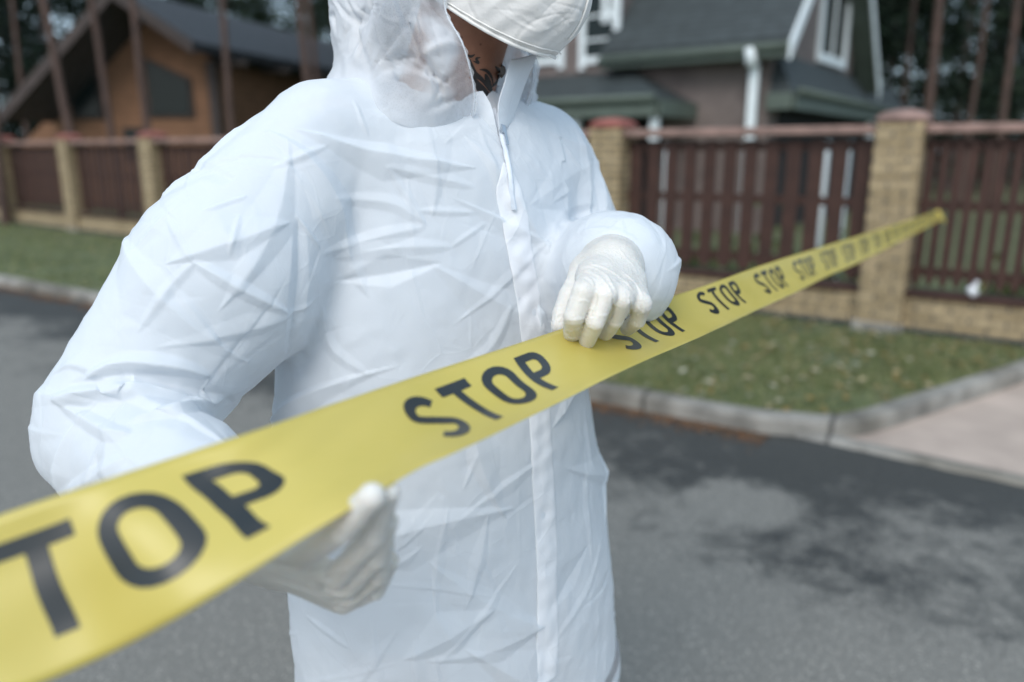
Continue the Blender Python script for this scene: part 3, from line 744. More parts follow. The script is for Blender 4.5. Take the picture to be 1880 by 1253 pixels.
# ---- things lying on the coverall: placket, zip, collar
from mathutils.bvhtree import BVHTree
def bvh_of(o):
    dg = bpy.context.evaluated_depsgraph_get(); me = o.evaluated_get(dg).to_mesh()
    return BVHTree.FromPolygons([v.co.copy() for v in me.vertices], [p.vertices[:] for p in me.polygons])
BV = bvh_of(cov); BB = bvh_of(person)
O_ = Vector((0, 0, CAMZ))
def hit(x, y, B=None, df=1.0):
    r = Vector(P(x, y, 1.0)) - O_; r.normalize()
    h_ = (B or BV).ray_cast(O_, r)
    if h_[0] is None: return np.array(P(x, y, df)), np.array([0, -1.0, 0])
    n = h_[1]; n = -n if n.dot(r) > 0 else n
    return np.array(h_[0]), np.array(n)
def strip(name, path, width, off, mat, parent, n=80, across=7, wav=0, seed=0):
    """a strip lying on the coverall along a path"""
    pth = bezier_smooth(path, n); C_, Nn = [], []
    for x, y in pth:
        p, q = hit(x, y); C_.append(p); Nn.append(q)
    C_ = np.array(C_); Nn = np.array(Nn)
    for _ in range(3):
        C_[1:-1] = (C_[:-2] + C_[1:-1] * 2 + C_[2:]) / 4; Nn[1:-1] = (Nn[:-2] + Nn[1:-1] + Nn[2:]) / 3
    Nn /= np.linalg.norm(Nn, axis=1)[:, None]; T_ = np.gradient(C_, axis=0); T_ /= np.linalg.norm(T_, axis=1)[:, None]
    vs = []
    for i in range(n):
        sd = np.cross(T_[i], Nn[i]); sd /= np.linalg.norm(sd)
        for k in range(across):
            a = (k / (across - 1) - .5) * width * min(1, .25 + i / 14)
            p = C_[i] + sd * a
            hp = BV.find_nearest(Vector(p)); q = np.array(hp[0]) if hp[0] else p
            q = q * .8 + p * .2
            ed = 1 - abs(2 * k / (across - 1) - 1)**4
            o_ = off * (.35 + .65 * ed) + wav * noise.noise(Vector(q) * 55 + Vector((seed, 0, 0))) * ed
            vs.append(q + Nn[i] * o_)
    fs = [(i * across + k, i * across + k + 1, (i + 1) * across + k + 1, (i + 1) * across + k) for i in range(n - 1) for k in range(across - 1)]
    return link(name, mesh(name, vs, fs), mat, parent, True)
ZP = [(917, 238), (930, 300), (942, 380), (955, 460), (968, 540), (980, 620), (990, 740), (997, 860), (1003, 980), (1006, 1100), (1004, 1252)]
pl = strip('placket', ZP[1:], .040, .0018, M['placket'], cov, n=150, across=9, wav=.0034)
s_ = pl.modifiers.new('t', 'SOLIDIFY'); s_.thickness = .001; s_ = pl.modifiers.new('ss', 'SUBSURF'); s_.levels = 1; s_.render_levels = 1
z1 = strip('zip', [(904, 204), (912, 228), (922, 262), (931, 305), (937, 345), (943, 385)], .007, .006, M['zip'], cov, n=40, across=5)
# slider and pull
p, q = hit(917, 244); p = p + q * .008
t_ = hit(921, 262)[0] - hit(913, 226)[0]; t_ /= np.linalg.norm(t_); sdv = np.cross(t_, q); sdv /= np.linalg.norm(sdv)
def boxm(c, ax, sz):
    v = [c + ax[0] * sz[0] * a / 2 + ax[1] * sz[1] * b / 2 + ax[2] * sz[2] * d / 2 for a in (-1, 1) for b in (-1, 1) for d in (-1, 1)]
    return v, [(0, 1, 3, 2), (4, 6, 7, 5), (0, 4, 5, 1), (2, 3, 7, 6), (0, 2, 6, 4), (1, 5, 7, 3)]
v, f = boxm(p, (t_, sdv, q), (.012, .008, .004)); o = link('zip_slider', mesh('zip_slider', v, f), M['zipmetal'], cov)
b_ = o.modifiers.new('b', 'BEVEL'); b_.width = .0012; b_.segments = 2
v, f = boxm(p + t_ * .015 + q * .002, (t_, sdv, q), (.018, .0042, .0012)); o = link('zip_pull', mesh('zip_pull', v, f), M['zipmetal'], cov)
b_ = o.modifiers.new('b', 'BEVEL'); b_.width = .0006; b_.segments = 2
def sheet(name, gridpts, mat, parent, nu=24, nv_=24, wr=.002, thick=.0012, seed=3):
    g = np.array(gridpts, float); rows_ = np.array([bezier_smooth(r, nv_) for r in g]); full = np.array([bezier_smooth(rows_[:, k], nu) for k in range(nv_)]).transpose(1, 0, 2)
    vs = [q + wr * np.array(noise.noise_vector(Vector(q) * 22 + Vector((seed, 1, 2)))) for r in full for q in r]
    fs = [(i * nv_ + k, i * nv_ + k + 1, (i + 1) * nv_ + k + 1, (i + 1) * nv_ + k) for i in range(nu - 1) for k in range(nv_ - 1)]
    o = link(name, mesh(name, vs, fs), mat, parent, True); s = o.modifiers.new('t', 'SOLIDIFY'); s.thickness = thick
    return o
zc = hit(912, 232)[0][1]
# standing collar, his left flap folded outwards and his right one lying by the hood
sheet('collar_flap', [[P(936, 110, zc + .01), P(958, 104, zc + .03), P(985, 98, zc + .055)],
                      [P(926, 150, zc), P(945, 148, zc + .018), P(968, 142, zc + .05)],
                      [P(914, 192, zc - .008), P(930, 196, zc + .008), P(952, 188, zc + .045)],
                      [P(916, 240, zc - .012), P(926, 240, zc + .0), P(940, 222, zc + .03)]], M['suit'], cov)
sheet('collar_flap', [[P(845, 190, zc + .018), P(868, 172, zc + .008), P(886, 168, zc + .004)],
                      [P(838, 210, zc + .008), P(872, 196, zc - .002), P(902, 194, zc - .006)],
                      [P(835, 240, zc + .004), P(880, 228, zc - .006), P(911, 226, zc - .010)],
                      [P(845, 285, zc + .01), P(890, 275, zc - .002), P(918, 262, zc - .006)]], M['suit'], cov)
# tattoo strokes on the neck
def stroke(path, wd):
    pth = bezier_smooth(path, 18); vs = []; pr = []
    for x, y in pth:
        p, q = hit(x, y, BB, 1.0); pr.append((p + q * .0006, q))
    C_ = np.array([a for a, b in pr]); T_ = np.gradient(C_, axis=0)
    fs = []
    for i in range(18):
        sd = np.cross(T_[i], pr[i][1]); sd /= max(1e-9, np.linalg.norm(sd)); w_ = wd * 1.5 * math.sin(math.pi * (i + .6) / 18.2)
        vs += [C_[i] - sd * w_, C_[i] + sd * w_]
        if i: fs.append((2*i - 2, 2*i - 1, 2*i + 1, 2*i))
    return vs, fs
allv, allf = [], []
for path, wd in [([(862, 108), (866, 122), (872, 136), (886, 148), (898, 168)], .0022), ([(868, 112), (878, 116), (874, 108), (882, 106)], .0012), ([(880, 128), (892, 130), (902, 142), (905, 160)], .0014),
                 ([(890, 136), (896, 152), (904, 172)], .0030), ([(908, 122), (918, 134), (912, 150), (902, 160)], .0026), ([(920, 118), (924, 130), (920, 144)], .0022), ([(868, 140), (876, 156), (890, 170), (902, 180)], .0034),
                 ([(876, 162), (886, 166), (896, 178)], .0028), ([(856, 100), (864, 104), (872, 100)], .001)]:
    v, f = stroke(path, wd); b0 = len(allv); allv += v; allf += [tuple(i + b0 for i in q) for q in f]
link('neck_tattoo', mesh('neck_tattoo', allv, allf), M['ink'], person)
print('person done', time.time() - T0)
# ------------------------------------------------------------ ground, road, kerb, lawn
ED = np.array([-.808, .588]); FD = np.array([.588, .808])          # along the street towards the left, and away from it
def asphalt():
    m, t, b = NM('worn_asphalt'); v = coords(t)
    sx = N(t, 'ShaderNodeSeparateXYZ'); t.links.new(v, sx.inputs[0])
    q = math_n(t, 'ADD', math_n(t, 'MULTIPLY', sx.outputs[0], .55), math_n(t, 'MULTIPLY', sx.outputs[1], .835))
    n1 = noise_n(t, v, 1.3, 3, .6, .3); n2 = noise_n(t, v, 8, 8, .78, .2)
    w_ = math_n(t, 'ADD', math_n(t, 'MULTIPLY', math_n(t, 'SUBTRACT', n1.outputs[0], .5), 2.4), math_n(t, 'MULTIPLY', math_n(t, 'SUBTRACT', n2.outputs[0], .5), 2.8))
    px_ = N(t, 'ShaderNodeVectorMath', operation='DISTANCE'); t.links.new(v, px_.inputs[0]); px_.inputs[1].default_value = (1.02, 3.02, 0)   # the dry patch
    dry = math_n(t, 'MULTIPLY', math_n(t, 'MAXIMUM', math_n(t, 'SUBTRACT', 1, math_n(t, 'DIVIDE', px_.outputs['Value'], .30)), 0), 1.6)
    d = math_n(t, 'SUBTRACT', math_n(t, 'ADD', q, w_), dry)
    damp = ramp(t, math_n(t, 'DIVIDE', d, 5.0), [(.50, (0, 0, 0)), (.66, (1, 1, 1))])
    g = noise_n(t, v, 160, 3, .7); gr = ramp(t, g.outputs[0], [(.3, (.5, .5, .5)), (.7, (1.5, 1.5, 1.5))])
    st = N(t, 'ShaderNodeTexVoronoi'); st.inputs['Scale'].default_value = 55; t.links.new(v, st.inputs['Vector'])
    sp = ramp(t, st.outputs['Distance'], [(.12, (2.3, 2.25, 2.2)), (.24, (1, 1, 1))])
    base = mixc(t, damp, (.182, .176, .160), (.042, .043, .041))
    c = mixc(t, 1, mixc(t, 1, base, gr, 'MULTIPLY'), sp, 'MULTIPLY'); t.links.new(c, b.inputs['Base Color'])
    t.links.new(ramp(t, damp, [(0, (.9, .9, .9)), (1, (.62, .62, .62))]), b.inputs['Roughness']); bump(t, b, g.outputs[0], .5, .004)
    return m
M['asphalt'] = asphalt()
M['kerb'] = simple('grey_concrete_kerb', (.23, .22, .20), .85, .4, 5, .4, .01)
def kerb_joints():
    t = M['kerb'].node_tree; b = t.nodes['Principled BSDF']; src = b.inputs['Base Color'].links[0].from_socket; v = coords(t)
    dp = N(t, 'ShaderNodeVectorMath', operation='DOT_PRODUCT'); t.links.new(v, dp.inputs[0]); dp.inputs[1].default_value = (-.837, .547, 0)
    f = math_n(t, 'FRACT', math_n(t, 'ADD', dp.outputs['Value'], .35)); j = ramp(t, f, [(.0, (.25, .25, .25)), (.012, (.3, .3, .3)), (.03, (1, 1, 1))])
    s_ = noise_n(t, v, 1.1, 2); st = ramp(t, s_.outputs[0], [(.4, (.72, .70, .66)), (.6, (1.15, 1.15, 1.15))])
    t.links.new(mixc(t, 1, mixc(t, 1, src, j, 'MULTIPLY'), st, 'MULTIPLY'), b.inputs['Base Color'])
kerb_joints()
M['concrete'] = simple('pale_driveway_concrete', (.42, .34, .29), .85, .22, 2.2, .3, .01)
def earth(name, c1, c2, c3):
    m, t, b = NM(name); v = coords(t); n = noise_n(t, v, 3, 6, .7); n2 = noise_n(t, v, 40, 4, .7)
    c = ramp(t, n.outputs[0], [(.35, c1), (.55, c2), (.75, c3)]); d = ramp(t, n2.outputs[0], [(.3, (.6, .6, .6)), (.7, (1.4, 1.4, 1.4))])
    t.links.new(mixc(t, 1, c, d, 'MULTIPLY'), b.inputs['Base Color']); b.inputs['Roughness'].default_value = .95
    bump(t, b, n2.outputs[0], .6, .02); return m
M['turf'] = earth('turf', (.07, .085, .038), (.11, .135, .06), (.17, .16, .09))
M['forest_floor'] = earth('forest_floor', (.035, .040, .022), (.05, .055, .03), (.07, .06, .035))
def sheet_xy(name, poly, z, mat, kind='structure', sub=0):
    o = link(name, mesh(name, [(x, y, z) for x, y in poly], [tuple(range(len(poly)))]), mat)
    return tag(o, kind=kind)
KL0 = np.array([.48, 4.45]); kd = np.array([-.837, .547])      # kerb line point and direction (to the left)
def kp(t): return KL0 + kd * t
sheet_xy('ground', [(-160, -60), (160, -60), (160, 200), (-160, 200)], -.02, M['forest_floor'])
sheet_xy('road', [kp(60), kp(-1.2), kp(-30), (20, -30), (-90, -30)], -.008, M['asphalt'])
def dense_path(p, n=60): return bezier_smooth(p, n)
ret = np.array([kp(-.9), kp(-1.18) + np.array([.03, .05]), (1.80, 3.84), (2.36, 4.18), (3.32, 4.82), (3.97, 5.29)])
kpath = np.concatenate([[kp(t) for t in np.linspace(42, 0, 60)], bezier_smooth(np.concatenate([[kp(0)], ret]), 60)[1:]])
tg = np.gradient(kpath, axis=0); tg /= np.linalg.norm(tg, axis=1)[:, None]; nr_ = np.stack([-tg[:, 1], tg[:, 0]], 1)   # towards the lawn
prof = [(-.060, -.01), (-.058, .070), (-.044, .090), (.040, .095), (.056, .085), (.056, -.01)]
vs = []; L_ = np.concatenate([[0], np.cumsum(np.linalg.norm(np.diff(kpath, axis=0), axis=1))])
for i, p in enumerate(kpath):
    wob = .006 * noise.noise(Vector((L_[i] * 2, 3, 1)))
    for a, z in prof: vs.append((p[0] + nr_[i, 0] * a, p[1] + nr_[i, 1] * a, z + wob))
m_ = len(prof); fs = [(i * m_ + k, i * m_ + k + 1, (i + 1) * m_ + k + 1, (i + 1) * m_ + k) for i in range(len(kpath) - 1) for k in range(m_ - 1)]
tag(link('kerb', mesh('kerb', vs, fs), M['kerb']), kind='structure')
p0 = np.array([.96, 7.49])
lawn_poly = [tuple(p + n * .06) for p, n in zip(kpath, nr_)] + [tuple(p0 + ED * 48)]
sheet_xy('lawn', lawn_poly, .075, M['turf'])
sheet_xy('garden_ground', [tuple(p0 - ED * 4.1 + FD * .002), tuple(p0 + ED * 48 + FD * .002), tuple(p0 + ED * 48 + FD * 40), tuple(p0 - ED * 4.1 + FD * 40)], .07, M['turf'])
sheet_xy('driveway', [(1.32, 3.90), (1.50, 3.86), (2.32, 3.22), (5.5, .75), (9.5, 2.0), (9.3, 8), (8, 11), (6.3, 8.5), (4.0, 5.29), (3.34, 4.80), (2.37, 4.16), (1.80, 3.80)], -.003, M['concrete'])
# edge strip of the driveway, broken concrete lip
dl = [np.array(q) for q in ((1.42, 3.90), (2.32, 3.20), (5.5, .72))]; pth = bezier_smooth(dl, 60); vs = []
for i, p in enumerate(pth):
    j = .02 * noise.noise(Vector((i * .6, 0, 0)))
    for a, z in ((-.05 + j, -.006), (-.03 + j, .018), (.03, .020), (.06, -.002)): vs.append((p[0] + .62 * a, p[1] + .78 * a, z))
fs = [(i*4 + k, i*4 + k + 1, i*4 + k + 5, i*4 + k + 4) for i in range(59) for k in range(3)]
tag(link('driveway_edge', mesh('driveway_edge', vs, fs), M['kerb']), kind='structure')
# grass blades and fallen leaves
def in_poly(px, py, poly):
    poly = np.asarray(poly); c = np.zeros(len(px), bool); j = len(poly) - 1
    for i in range(len(poly)):
        xi, yi = poly[i]; xj, yj = poly[j]
        with np.errstate(divide='ignore', invalid='ignore'):
            m = ((yi > py) != (yj > py)) & (px < (xj - xi) * (py - yi) / (yj - yi) + xi)
        c ^= m; j = i
    return c
def leaf_mat(name, stops, rough=.7, trans=.25, scale=2.0):
    m, t, b = NM(name); g = N(t, 'ShaderNodeNewGeometry')
    c = ramp(t, g.outputs['Random Per Island'], stops)
    t.links.new(c, b.inputs['Base Color']); b.inputs['Roughness'].default_value = rough; b.inputs['Specular IOR Level'].default_value = .25
    tr = N(t, 'ShaderNodeBsdfTranslucent'); t.links.new(c, tr.inputs[0]); mx = N(t, 'ShaderNodeMixShader'); mx.inputs[0].default_value = trans
    t.links.new(b.outputs[0], mx.inputs[1]); t.links.new(tr.outputs[0], mx.inputs[2]); t.links.new(mx.outputs[0], t.nodes['Material Output'].inputs[0]); return m
M['blade'] = leaf_mat('grass_blade', [(0, (.09, .12, .045)), (.4, (.16, .20, .08)), (.75, (.27, .29, .13)), (1, (.42, .38, .22))])
M['litter'] = leaf_mat('fallen_leaf', [(0, (.22, .15, .05)), (.4, (.33, .24, .09)), (.7, (.42, .36, .22)), (1, (.50, .48, .38))])
M['gutter'] = leaf_mat('russet_litter', [(0, (.16, .075, .04)), (.5, (.25, .125, .065)), (1, (.20, .15, .10))])
def scatter_quads(name, px, py, z0, size, mat, seed, flat=True, label=None, cat=None):
    r_ = np.random.default_rng(seed); n = len(px); a = r_.uniform(0, 2 * np.pi, n); s = size * r_.uniform(.6, 1.4, n)
    d = np.stack([np.cos(a), np.sin(a), r_.normal(0, .25, n)], 1); e = np.stack([-np.sin(a), np.cos(a), r_.normal(0, .25, n)], 1)
    c = np.stack([px, py, z0 + s * .25], 1)
    V = np.stack([c - d * s[:, None], c - e * s[:, None] * .55, c + d * s[:, None], c + e * s[:, None] * .55], 1).reshape(-1, 3)
    V[:, 2] = np.maximum(V[:, 2], z0 + .002)
    o = link(name, mesh(name, V, np.arange(4 * n).reshape(n, 4)), mat); return tag(o, label, cat, kind='stuff')
n = 150000
px = np.concatenate([rng.uniform(0, 5.2, n), rng.uniform(-13, 0, n // 2)]); py = np.concatenate([rng.uniform(3.6, 8.2, n), rng.uniform(4.5, 17, n // 2)])
k_ = in_poly(px, py, lawn_poly); px, py = px[k_], py[k_]
den = np.array([noise.noise(Vector((x * 1.6, y * 1.6, 0))) for x, y in zip(px, py)]); k_ = den + rng.uniform(-.35, .35, len(px)) > -.22; px, py = px[k_], py[k_]
n = len(px); a = rng.uniform(0, 2 * np.pi, n); hgt = rng.uniform(.015, .045, n); wd = rng.uniform(.0025, .005, n) * (1 + (py > 8) * 1.5); ln = rng.normal(0, .018, (n, 2))
base = np.stack([px, py, np.full(n, .074)], 1); sd = np.stack([np.cos(a), np.sin(a), np.zeros(n)], 1) * wd[:, None]
tip = base + np.stack([ln[:, 0], ln[:, 1], hgt], 1)
V = np.stack([base - sd, base + sd, tip], 1).reshape(-1, 3)
tag(link('grass', mesh('grass', V, np.arange(3 * n).reshape(n, 3)), M['blade']), 'short patchy green lawn grass between the kerb and the fence', 'grass', kind='stuff')
n = 2200; px = np.concatenate([rng.uniform(.3, 5, n), rng.uniform(-11, -2, n // 3)]); py = np.concatenate([rng.uniform(3.7, 8, n), rng.uniform(5, 15, n // 3)]); k_ = in_poly(px, py, lawn_poly)
scatter_quads('fallen_leaves', px[k_], py[k_], .095, .026, M['litter'], 3, label='pale yellow and tan leaves scattered over the lawn', cat='leaves')
n = 9000; tt = rng.uniform(-1.1, 9, n); off = -np.abs(rng.normal(0, .085, n)) - .062; g_ = np.array([noise.noise(Vector((t_ * 2.2, 5, 0))) for t_ in tt]) > -.30
pq = KL0 + kd * tt[:, None] + (-np.array([.547, .837]) * -1) * off[:, None]; pq = pq[g_]
scatter_quads('gutter_leaves', pq[:, 0], pq[:, 1], -.006, .011, M['gutter'], 4, label='russet leaf litter lying in the gutter along the kerb', cat='leaves')

# ------------------------------------------------------------ fence
def brick(name, c1, c2, mortar, sc=1.0, w_=.25, hh=.075):
    m, t, b = NM(name)
    tc = N(t, 'ShaderNodeTexCoord'); sx = N(t, 'ShaderNodeSeparateXYZ'); t.links.new(tc.outputs['Object'], sx.inputs[0])
    u = math_n(t, 'ADD', math_n(t, 'MULTIPLY', sx.outputs[0], float(ED[0] - FD[0])), math_n(t, 'MULTIPLY', sx.outputs[1], float(ED[1] - FD[1])))
    cb = N(t, 'ShaderNodeCombineXYZ'); t.links.new(u, cb.inputs[0]); t.links.new(sx.outputs[2], cb.inputs[1])
    br = N(t, 'ShaderNodeTexBrick'); t.links.new(cb.outputs[0], br.inputs[0])
    br.inputs['Color1'].default_value = (*c1, 1); br.inputs['Color2'].default_value = (*c2, 1); br.inputs['Mortar'].default_value = (*mortar, 1)
    br.inputs['Scale'].default_value = 1; br.inputs['Brick Width'].default_value = w_; br.inputs['Row Height'].default_value = hh; br.inputs['Mortar Size'].default_value = .010
    n = noise_n(t, tc.outputs['Object'], 14, 5); d = ramp(t, n.outputs[0], [(.3, (.7, .7, .7)), (.7, (1.2, 1.2, 1.2))])
    t.links.new(mixc(t, 1, br.outputs[0], d, 'MULTIPLY'), b.inputs['Base Color']); b.inputs['Roughness'].default_value = .85
    iv = math_n(t, 'SUBTRACT', 1, br.outputs['Fac']); bump(t, b, iv, .7, .012); return m
M['brick'] = brick('yellow_brick', (.44, .34, .20), (.32, .24, .13), (.17, .14, .10), w_=.24, hh=.062)
M['picket'] = simple('dark_red_brown_wood', (.048, .021, .015), .65, .25, 9, .3, .004)
M['cap'] = simple('red_fence_cap', (.25, .085, .068), .6, .25, 12, .2, .004)
M['coping'] = simple('weathered_coping', (.26, .17, .145), .8, .35, 6, .3, .006)
M['plinth'] = simple('dark_plinth', (.035, .045, .05), .9, .3, 5, .3, .006)
def obox(name, c, ax, sz, mat, parent, bev=0.0):
    """oriented box: c centre, ax three unit axes, sz full sizes"""
    v, f = boxm(np.array(c, float), [np.array(a, float) for a in ax], sz); o = link(name, mesh(name, v, f), mat, parent)
    if bev: m = o.modifiers.new('b', 'BEVEL'); m.width = bev; m.segments = 2
    return o
E3 = np.array([*ED, 0.]); F3 = np.array([*FD, 0.]); Z3 = np.array([0, 0, 1.]); AX = (E3, F3, Z3)
TS = [-3.95, -2.5, 0, 2.7, 5.4, 8.1, 10.8, 13.5, 16.2, 18.9]
P03 = np.array([p0[0], p0[1], .0])
fence = empty('fence', tuple(P03 + Z3 * .08), 'long garden fence of dark red-brown pickets between yellow brick pillars, behind the lawn', 'fence')
for t in TS[:1] + TS[1:]:
    c = P03 + E3 * t
    pil = obox('pillar', c + Z3 * .87, AX, (.33, .33, 1.60), M['brick'], fence, .006)
    vs = []; n_ = 10
    for r_, z in ((.180, 1.668), (.188, 1.695), (.172, 1.72), (.12, 1.75), (.05, 1.765), (.0, 1.768)):
        for q in range(24):
            a = 2 * math.pi * q / 24; ca, sa = math.cos(a), math.sin(a); k = r_ / max(abs(ca), abs(sa)) ** .75
            vs.append(c + E3 * ca * k + F3 * sa * k + Z3 * z)
    fs = [(i * 24 + q, i * 24 + (q + 1) % 24, (i + 1) * 24 + (q + 1) % 24, (i + 1) * 24 + q) for i in range(5) for q in range(24)] + [tuple(range(24))[::-1]]
    link('cap', mesh('cap', vs, fs), M['coping'] if abs(t + 2.5) < .1 else M['cap'], pil, True)
    obox('pillar_foot', c + Z3 * .10, AX, (.37, .37, .09), M['kerb'], pil, .01)
for a, b in zip(TS[:-1], TS[1:]):
    L = b - a - .33; c = P03 + E3 * (a + b) / 2
    bw = obox('base_wall', c + Z3 * .235, AX, (L - .004, .20, .25), M['brick'], fence)
    obox('plinth', c + Z3 * .09, AX, (L - .006, .24, .05), M['plinth'], bw)
    obox('ledge', c + Z3 * .385, AX, (L - .004, .26, .045), M['picket'], fence, .008)
    obox('coping', c + Z3 * 1.62, AX, (L - .004, .25, .065), M['coping'], fence, .012)
    for z in (.55, 1.06, 1.50): obox('rail', c + Z3 * z + F3 * .03, AX, (L - .008, .035, .07), M['picket'], fence)
    if True:
        npk = 12; gap = L / npk; w_ = gap * .66
        for k in range(npk):
            cx = c + E3 * (-L / 2 + gap * (k + .5)); j = rng.normal(0, .002)
            # picket: board with pointed foot and clipped head
            z0, z1 = .44 + rng.normal(0, .004), 1.555
            pr = [(-w_/2, z0 + .05), (-w_/4, z0 + .012), (0, z0), (w_/4, z0 + .012), (w_/2, z0 + .05), (w_/2, z1), (-w_/2, z1)]
            vs = [cx + E3 * u + Z3 * z + F3 * (dd + j) for dd in (-.013, .010) for u, z in pr]; n_ = len(pr)
            fs = [tuple(range(n_)), tuple(range(2 * n_ - 1, n_ - 1, -1))] + [(i, i + n_, (i + 1) % n_ + n_, (i + 1) % n_) for i in range(n_)]
            if not ('picket' in bpy.data.meshes and False): link('picket', mesh('picket', vs, fs), M['picket'], fence)
# small white bag on the ledge
bc = P03 + E3 * (-2.5 - .62) - F3 * .10 + Z3 * .408
lo = bc - .09; hi = bc + .13; X, Y, Z = grid(lo, hi, .007)
d = smin(cone(X, Y, Z, bc + (0, 0, .035), bc + E3 * .02 + (0, 0, .05), .034, .030), cone(X, Y, Z, bc + (0, 0, .07), bc + E3 * -.01 + (0, 0, .105), .014, .018), .012)
d = d + .005 * np.sin(X * 150 + 3 * np.sin(Z * 90)) * np.sin(Z * 120 + Y * 80); d = np.maximum(d, bc[2] - Z)
V, Q = surface_nets(d, lo, .007); M['whitebag'] = simple('white_plastic', (.72, .74, .78), .4, .08, 20, .3, .003)
tag(link('plastic_bag', mesh('plastic_bag', V, Q), M['whitebag'], None, True), 'small crumpled white plastic bag on the fence ledge beneath the end of the tape', 'bag')

# ------------------------------------------------------------ houses
def siding(name, c1, row=.14, var=.2, bs=.8):
    m, t, b = NM(name); v = coords(t); sx = N(t, 'ShaderNodeSeparateXYZ'); t.links.new(v, sx.inputs[0])
    f = math_n(t, 'FRACT', math_n(t, 'DIVIDE', sx.outputs[2], row)); line = ramp(t, f, [(0, (.45, .45, .45)), (.12, (1, 1, 1)), (1, (.92, .92, .92))])
    n = noise_n(t, v, 2.5, 6); c = ramp(t, n.outputs[0], [(.3, tuple(x * (1 - var) for x in c1)), (.7, tuple(x * (1 + var) for x in c1))])
    t.links.new(mixc(t, 1, c, line, 'MULTIPLY'), b.inputs['Base Color']); b.inputs['Roughness'].default_value = .8; bump(t, b, f, bs, .02); return m
M['grey_siding'] = siding('grey_brown_siding', (.175, .142, .132))
M['log'] = siding('orange_log_wall', (.235, .120, .066), .2)
def shingle(name, c):
    m, t, b = NM(name); v = coords(t); sx = N(t, 'ShaderNodeSeparateXYZ'); t.links.new(v, sx.inputs[0])
    f = math_n(t, 'FRACT', math_n(t, 'DIVIDE', sx.outputs[2], .11)); line = ramp(t, f, [(0, (.4, .4, .4)), (.2, (1, 1, 1)), (1, (1.25, 1.25, 1.25))])
    n = noise_n(t, v, 5, 5); cc = ramp(t, n.outputs[0], [(.3, tuple(x * .7 for x in c)), (.7, tuple(x * 1.3 for x in c))])
    t.links.new(mixc(t, 1, cc, line, 'MULTIPLY'), b.inputs['Base Color']); b.inputs['Roughness'].default_value = .6; bump(t, b, f, .6, .02); return m
M['shingle'] = shingle('slate_grey_shingles', (.034, .043, .045))
M['dark_roof'] = shingle('charcoal_roof_sheet', (.042, .042, .047))
M['green_trim'] = simple('green_grey_trim', (.095, .120, .100), .6, .15, 4, .1, .003)
M['white_trim'] = simple('white_painted_trim', (.74, .80, .82), .5, .06, 5, .1, .002)
M['dark_wood'] = simple('dark_stained_wood', (.035, .026, .022), .7, .3, 7, .3, .005)
M['bark_trim'] = simple('brown_barge_board', (.06, .046, .042), .7, .25, 6, .2, .004)
M['near_black'] = simple('near_black_panel', (.010, .011, .012), .8, .2, 2, .05, .002)
def glassm():
    m, t, b = NM('dark_window_glass'); b.inputs['Base Color'].default_value = (.012, .018, .018, 1); b.inputs['Roughness'].default_value = .15; b.inputs['Specular IOR Level'].default_value = .25; return m
M['glass'] = glassm()
def prism(name, poly3, ext, mat, parent):
    """planar outline extruded along the vector ext"""
    a = [np.array(p, float) for p in poly3]; n_ = len(a); vs = a + [p + np.array(ext, float) for p in a]
    fs = [tuple(range(n_)), tuple(range(2 * n_ - 1, n_ - 1, -1))] + [(i, i + n_, (i + 1) % n_ + n_, (i + 1) % n_) for i in range(n_)]
    me = mesh(name, vs, fs); bm = bmesh.new(); bm.from_mesh(me); bmesh.ops.recalc_face_normals(bm, faces=bm.faces); bm.to_mesh(me); bm.free()
    return link(name, me, mat, parent)
def at_dir(x, base, dirv):
    """distance along dirv from base at which photo column x is met (level ground plan)"""
    r = P(x, 280, 1.0) - np.array([0, 0, CAMZ]); A = np.array([[dirv[0], -r[0]], [dirv[1], -r[1]]]); return np.linalg.solve(A, -np.array(base)[:2])[0]
K = P(1402, 280, 13.3); K[2] = 0
EZ = 3.45                                     # eave height of the low wing
gh = empty('grey_house', tuple(K + Z3 * .07), 'grey-brown clapboard house with white window frames, slate roofs and green eaves, right of the person', 'house')
A_ = lambda t, z, out=0: K + E3 * t + Z3 * z - F3 * out             # front wall: t leftwards, out towards the street
B_ = lambda s, z, out=0: K + F3 * s + Z3 * z - E3 * out             # gable wall: s away from the street, out to the right
SW = 5.4                                                             # width of the gable
RS = 1.05
tl = at_dir(1128, K, E3)                                             # where the low wing meets the taller front
prism('front_wall', [A_(0, .05), A_(tl, .05), A_(tl, EZ), A_(0, EZ)], F3 * .25, M['grey_siding'], gh)
prism('tall_wall', [A_(tl + .002, .05), A_(tl + 7, .05), A_(tl + 7, 8.5), A_(tl + .002, 8.5)], F3 * .25, M['grey_siding'], gh)
prism('tall_wall', [A_(tl + .002, .05, -.26), A_(tl + .002, .05, -SW), A_(tl + .002, 8.5, -SW), A_(tl + .002, 8.5, -.26)], E3 * .25, M['grey_siding'], gh)
prism('gable_wall', [B_(.26, .05), B_(SW, .05), B_(SW, EZ), B_(SW / 2, EZ + RS * SW / 2), B_(.26, EZ + .2)], E3 * .25, M['grey_siding'], gh)
prism('corner_board', [A_(-.02, .05, .01), A_(.10, .05, .01), A_(.10, EZ, .01), A_(-.02, EZ, .01)], F3 * .02 - F3 * .01, M['grey_siding'], gh)
ov = .45                                       # roof overhangs
def roof_pt(t, s): return K + E3 * t + F3 * s + Z3 * (EZ + .1 + RS * (s if s <= SW / 2 else SW - s))
rn = np.array([0, 0, .14])
r1 = prism('roof', [roof_pt(-ov, -ov), roof_pt(tl + .1, -ov), roof_pt(tl + .1, SW / 2), roof_pt(-ov, SW / 2)], rn, M['shingle'], gh)
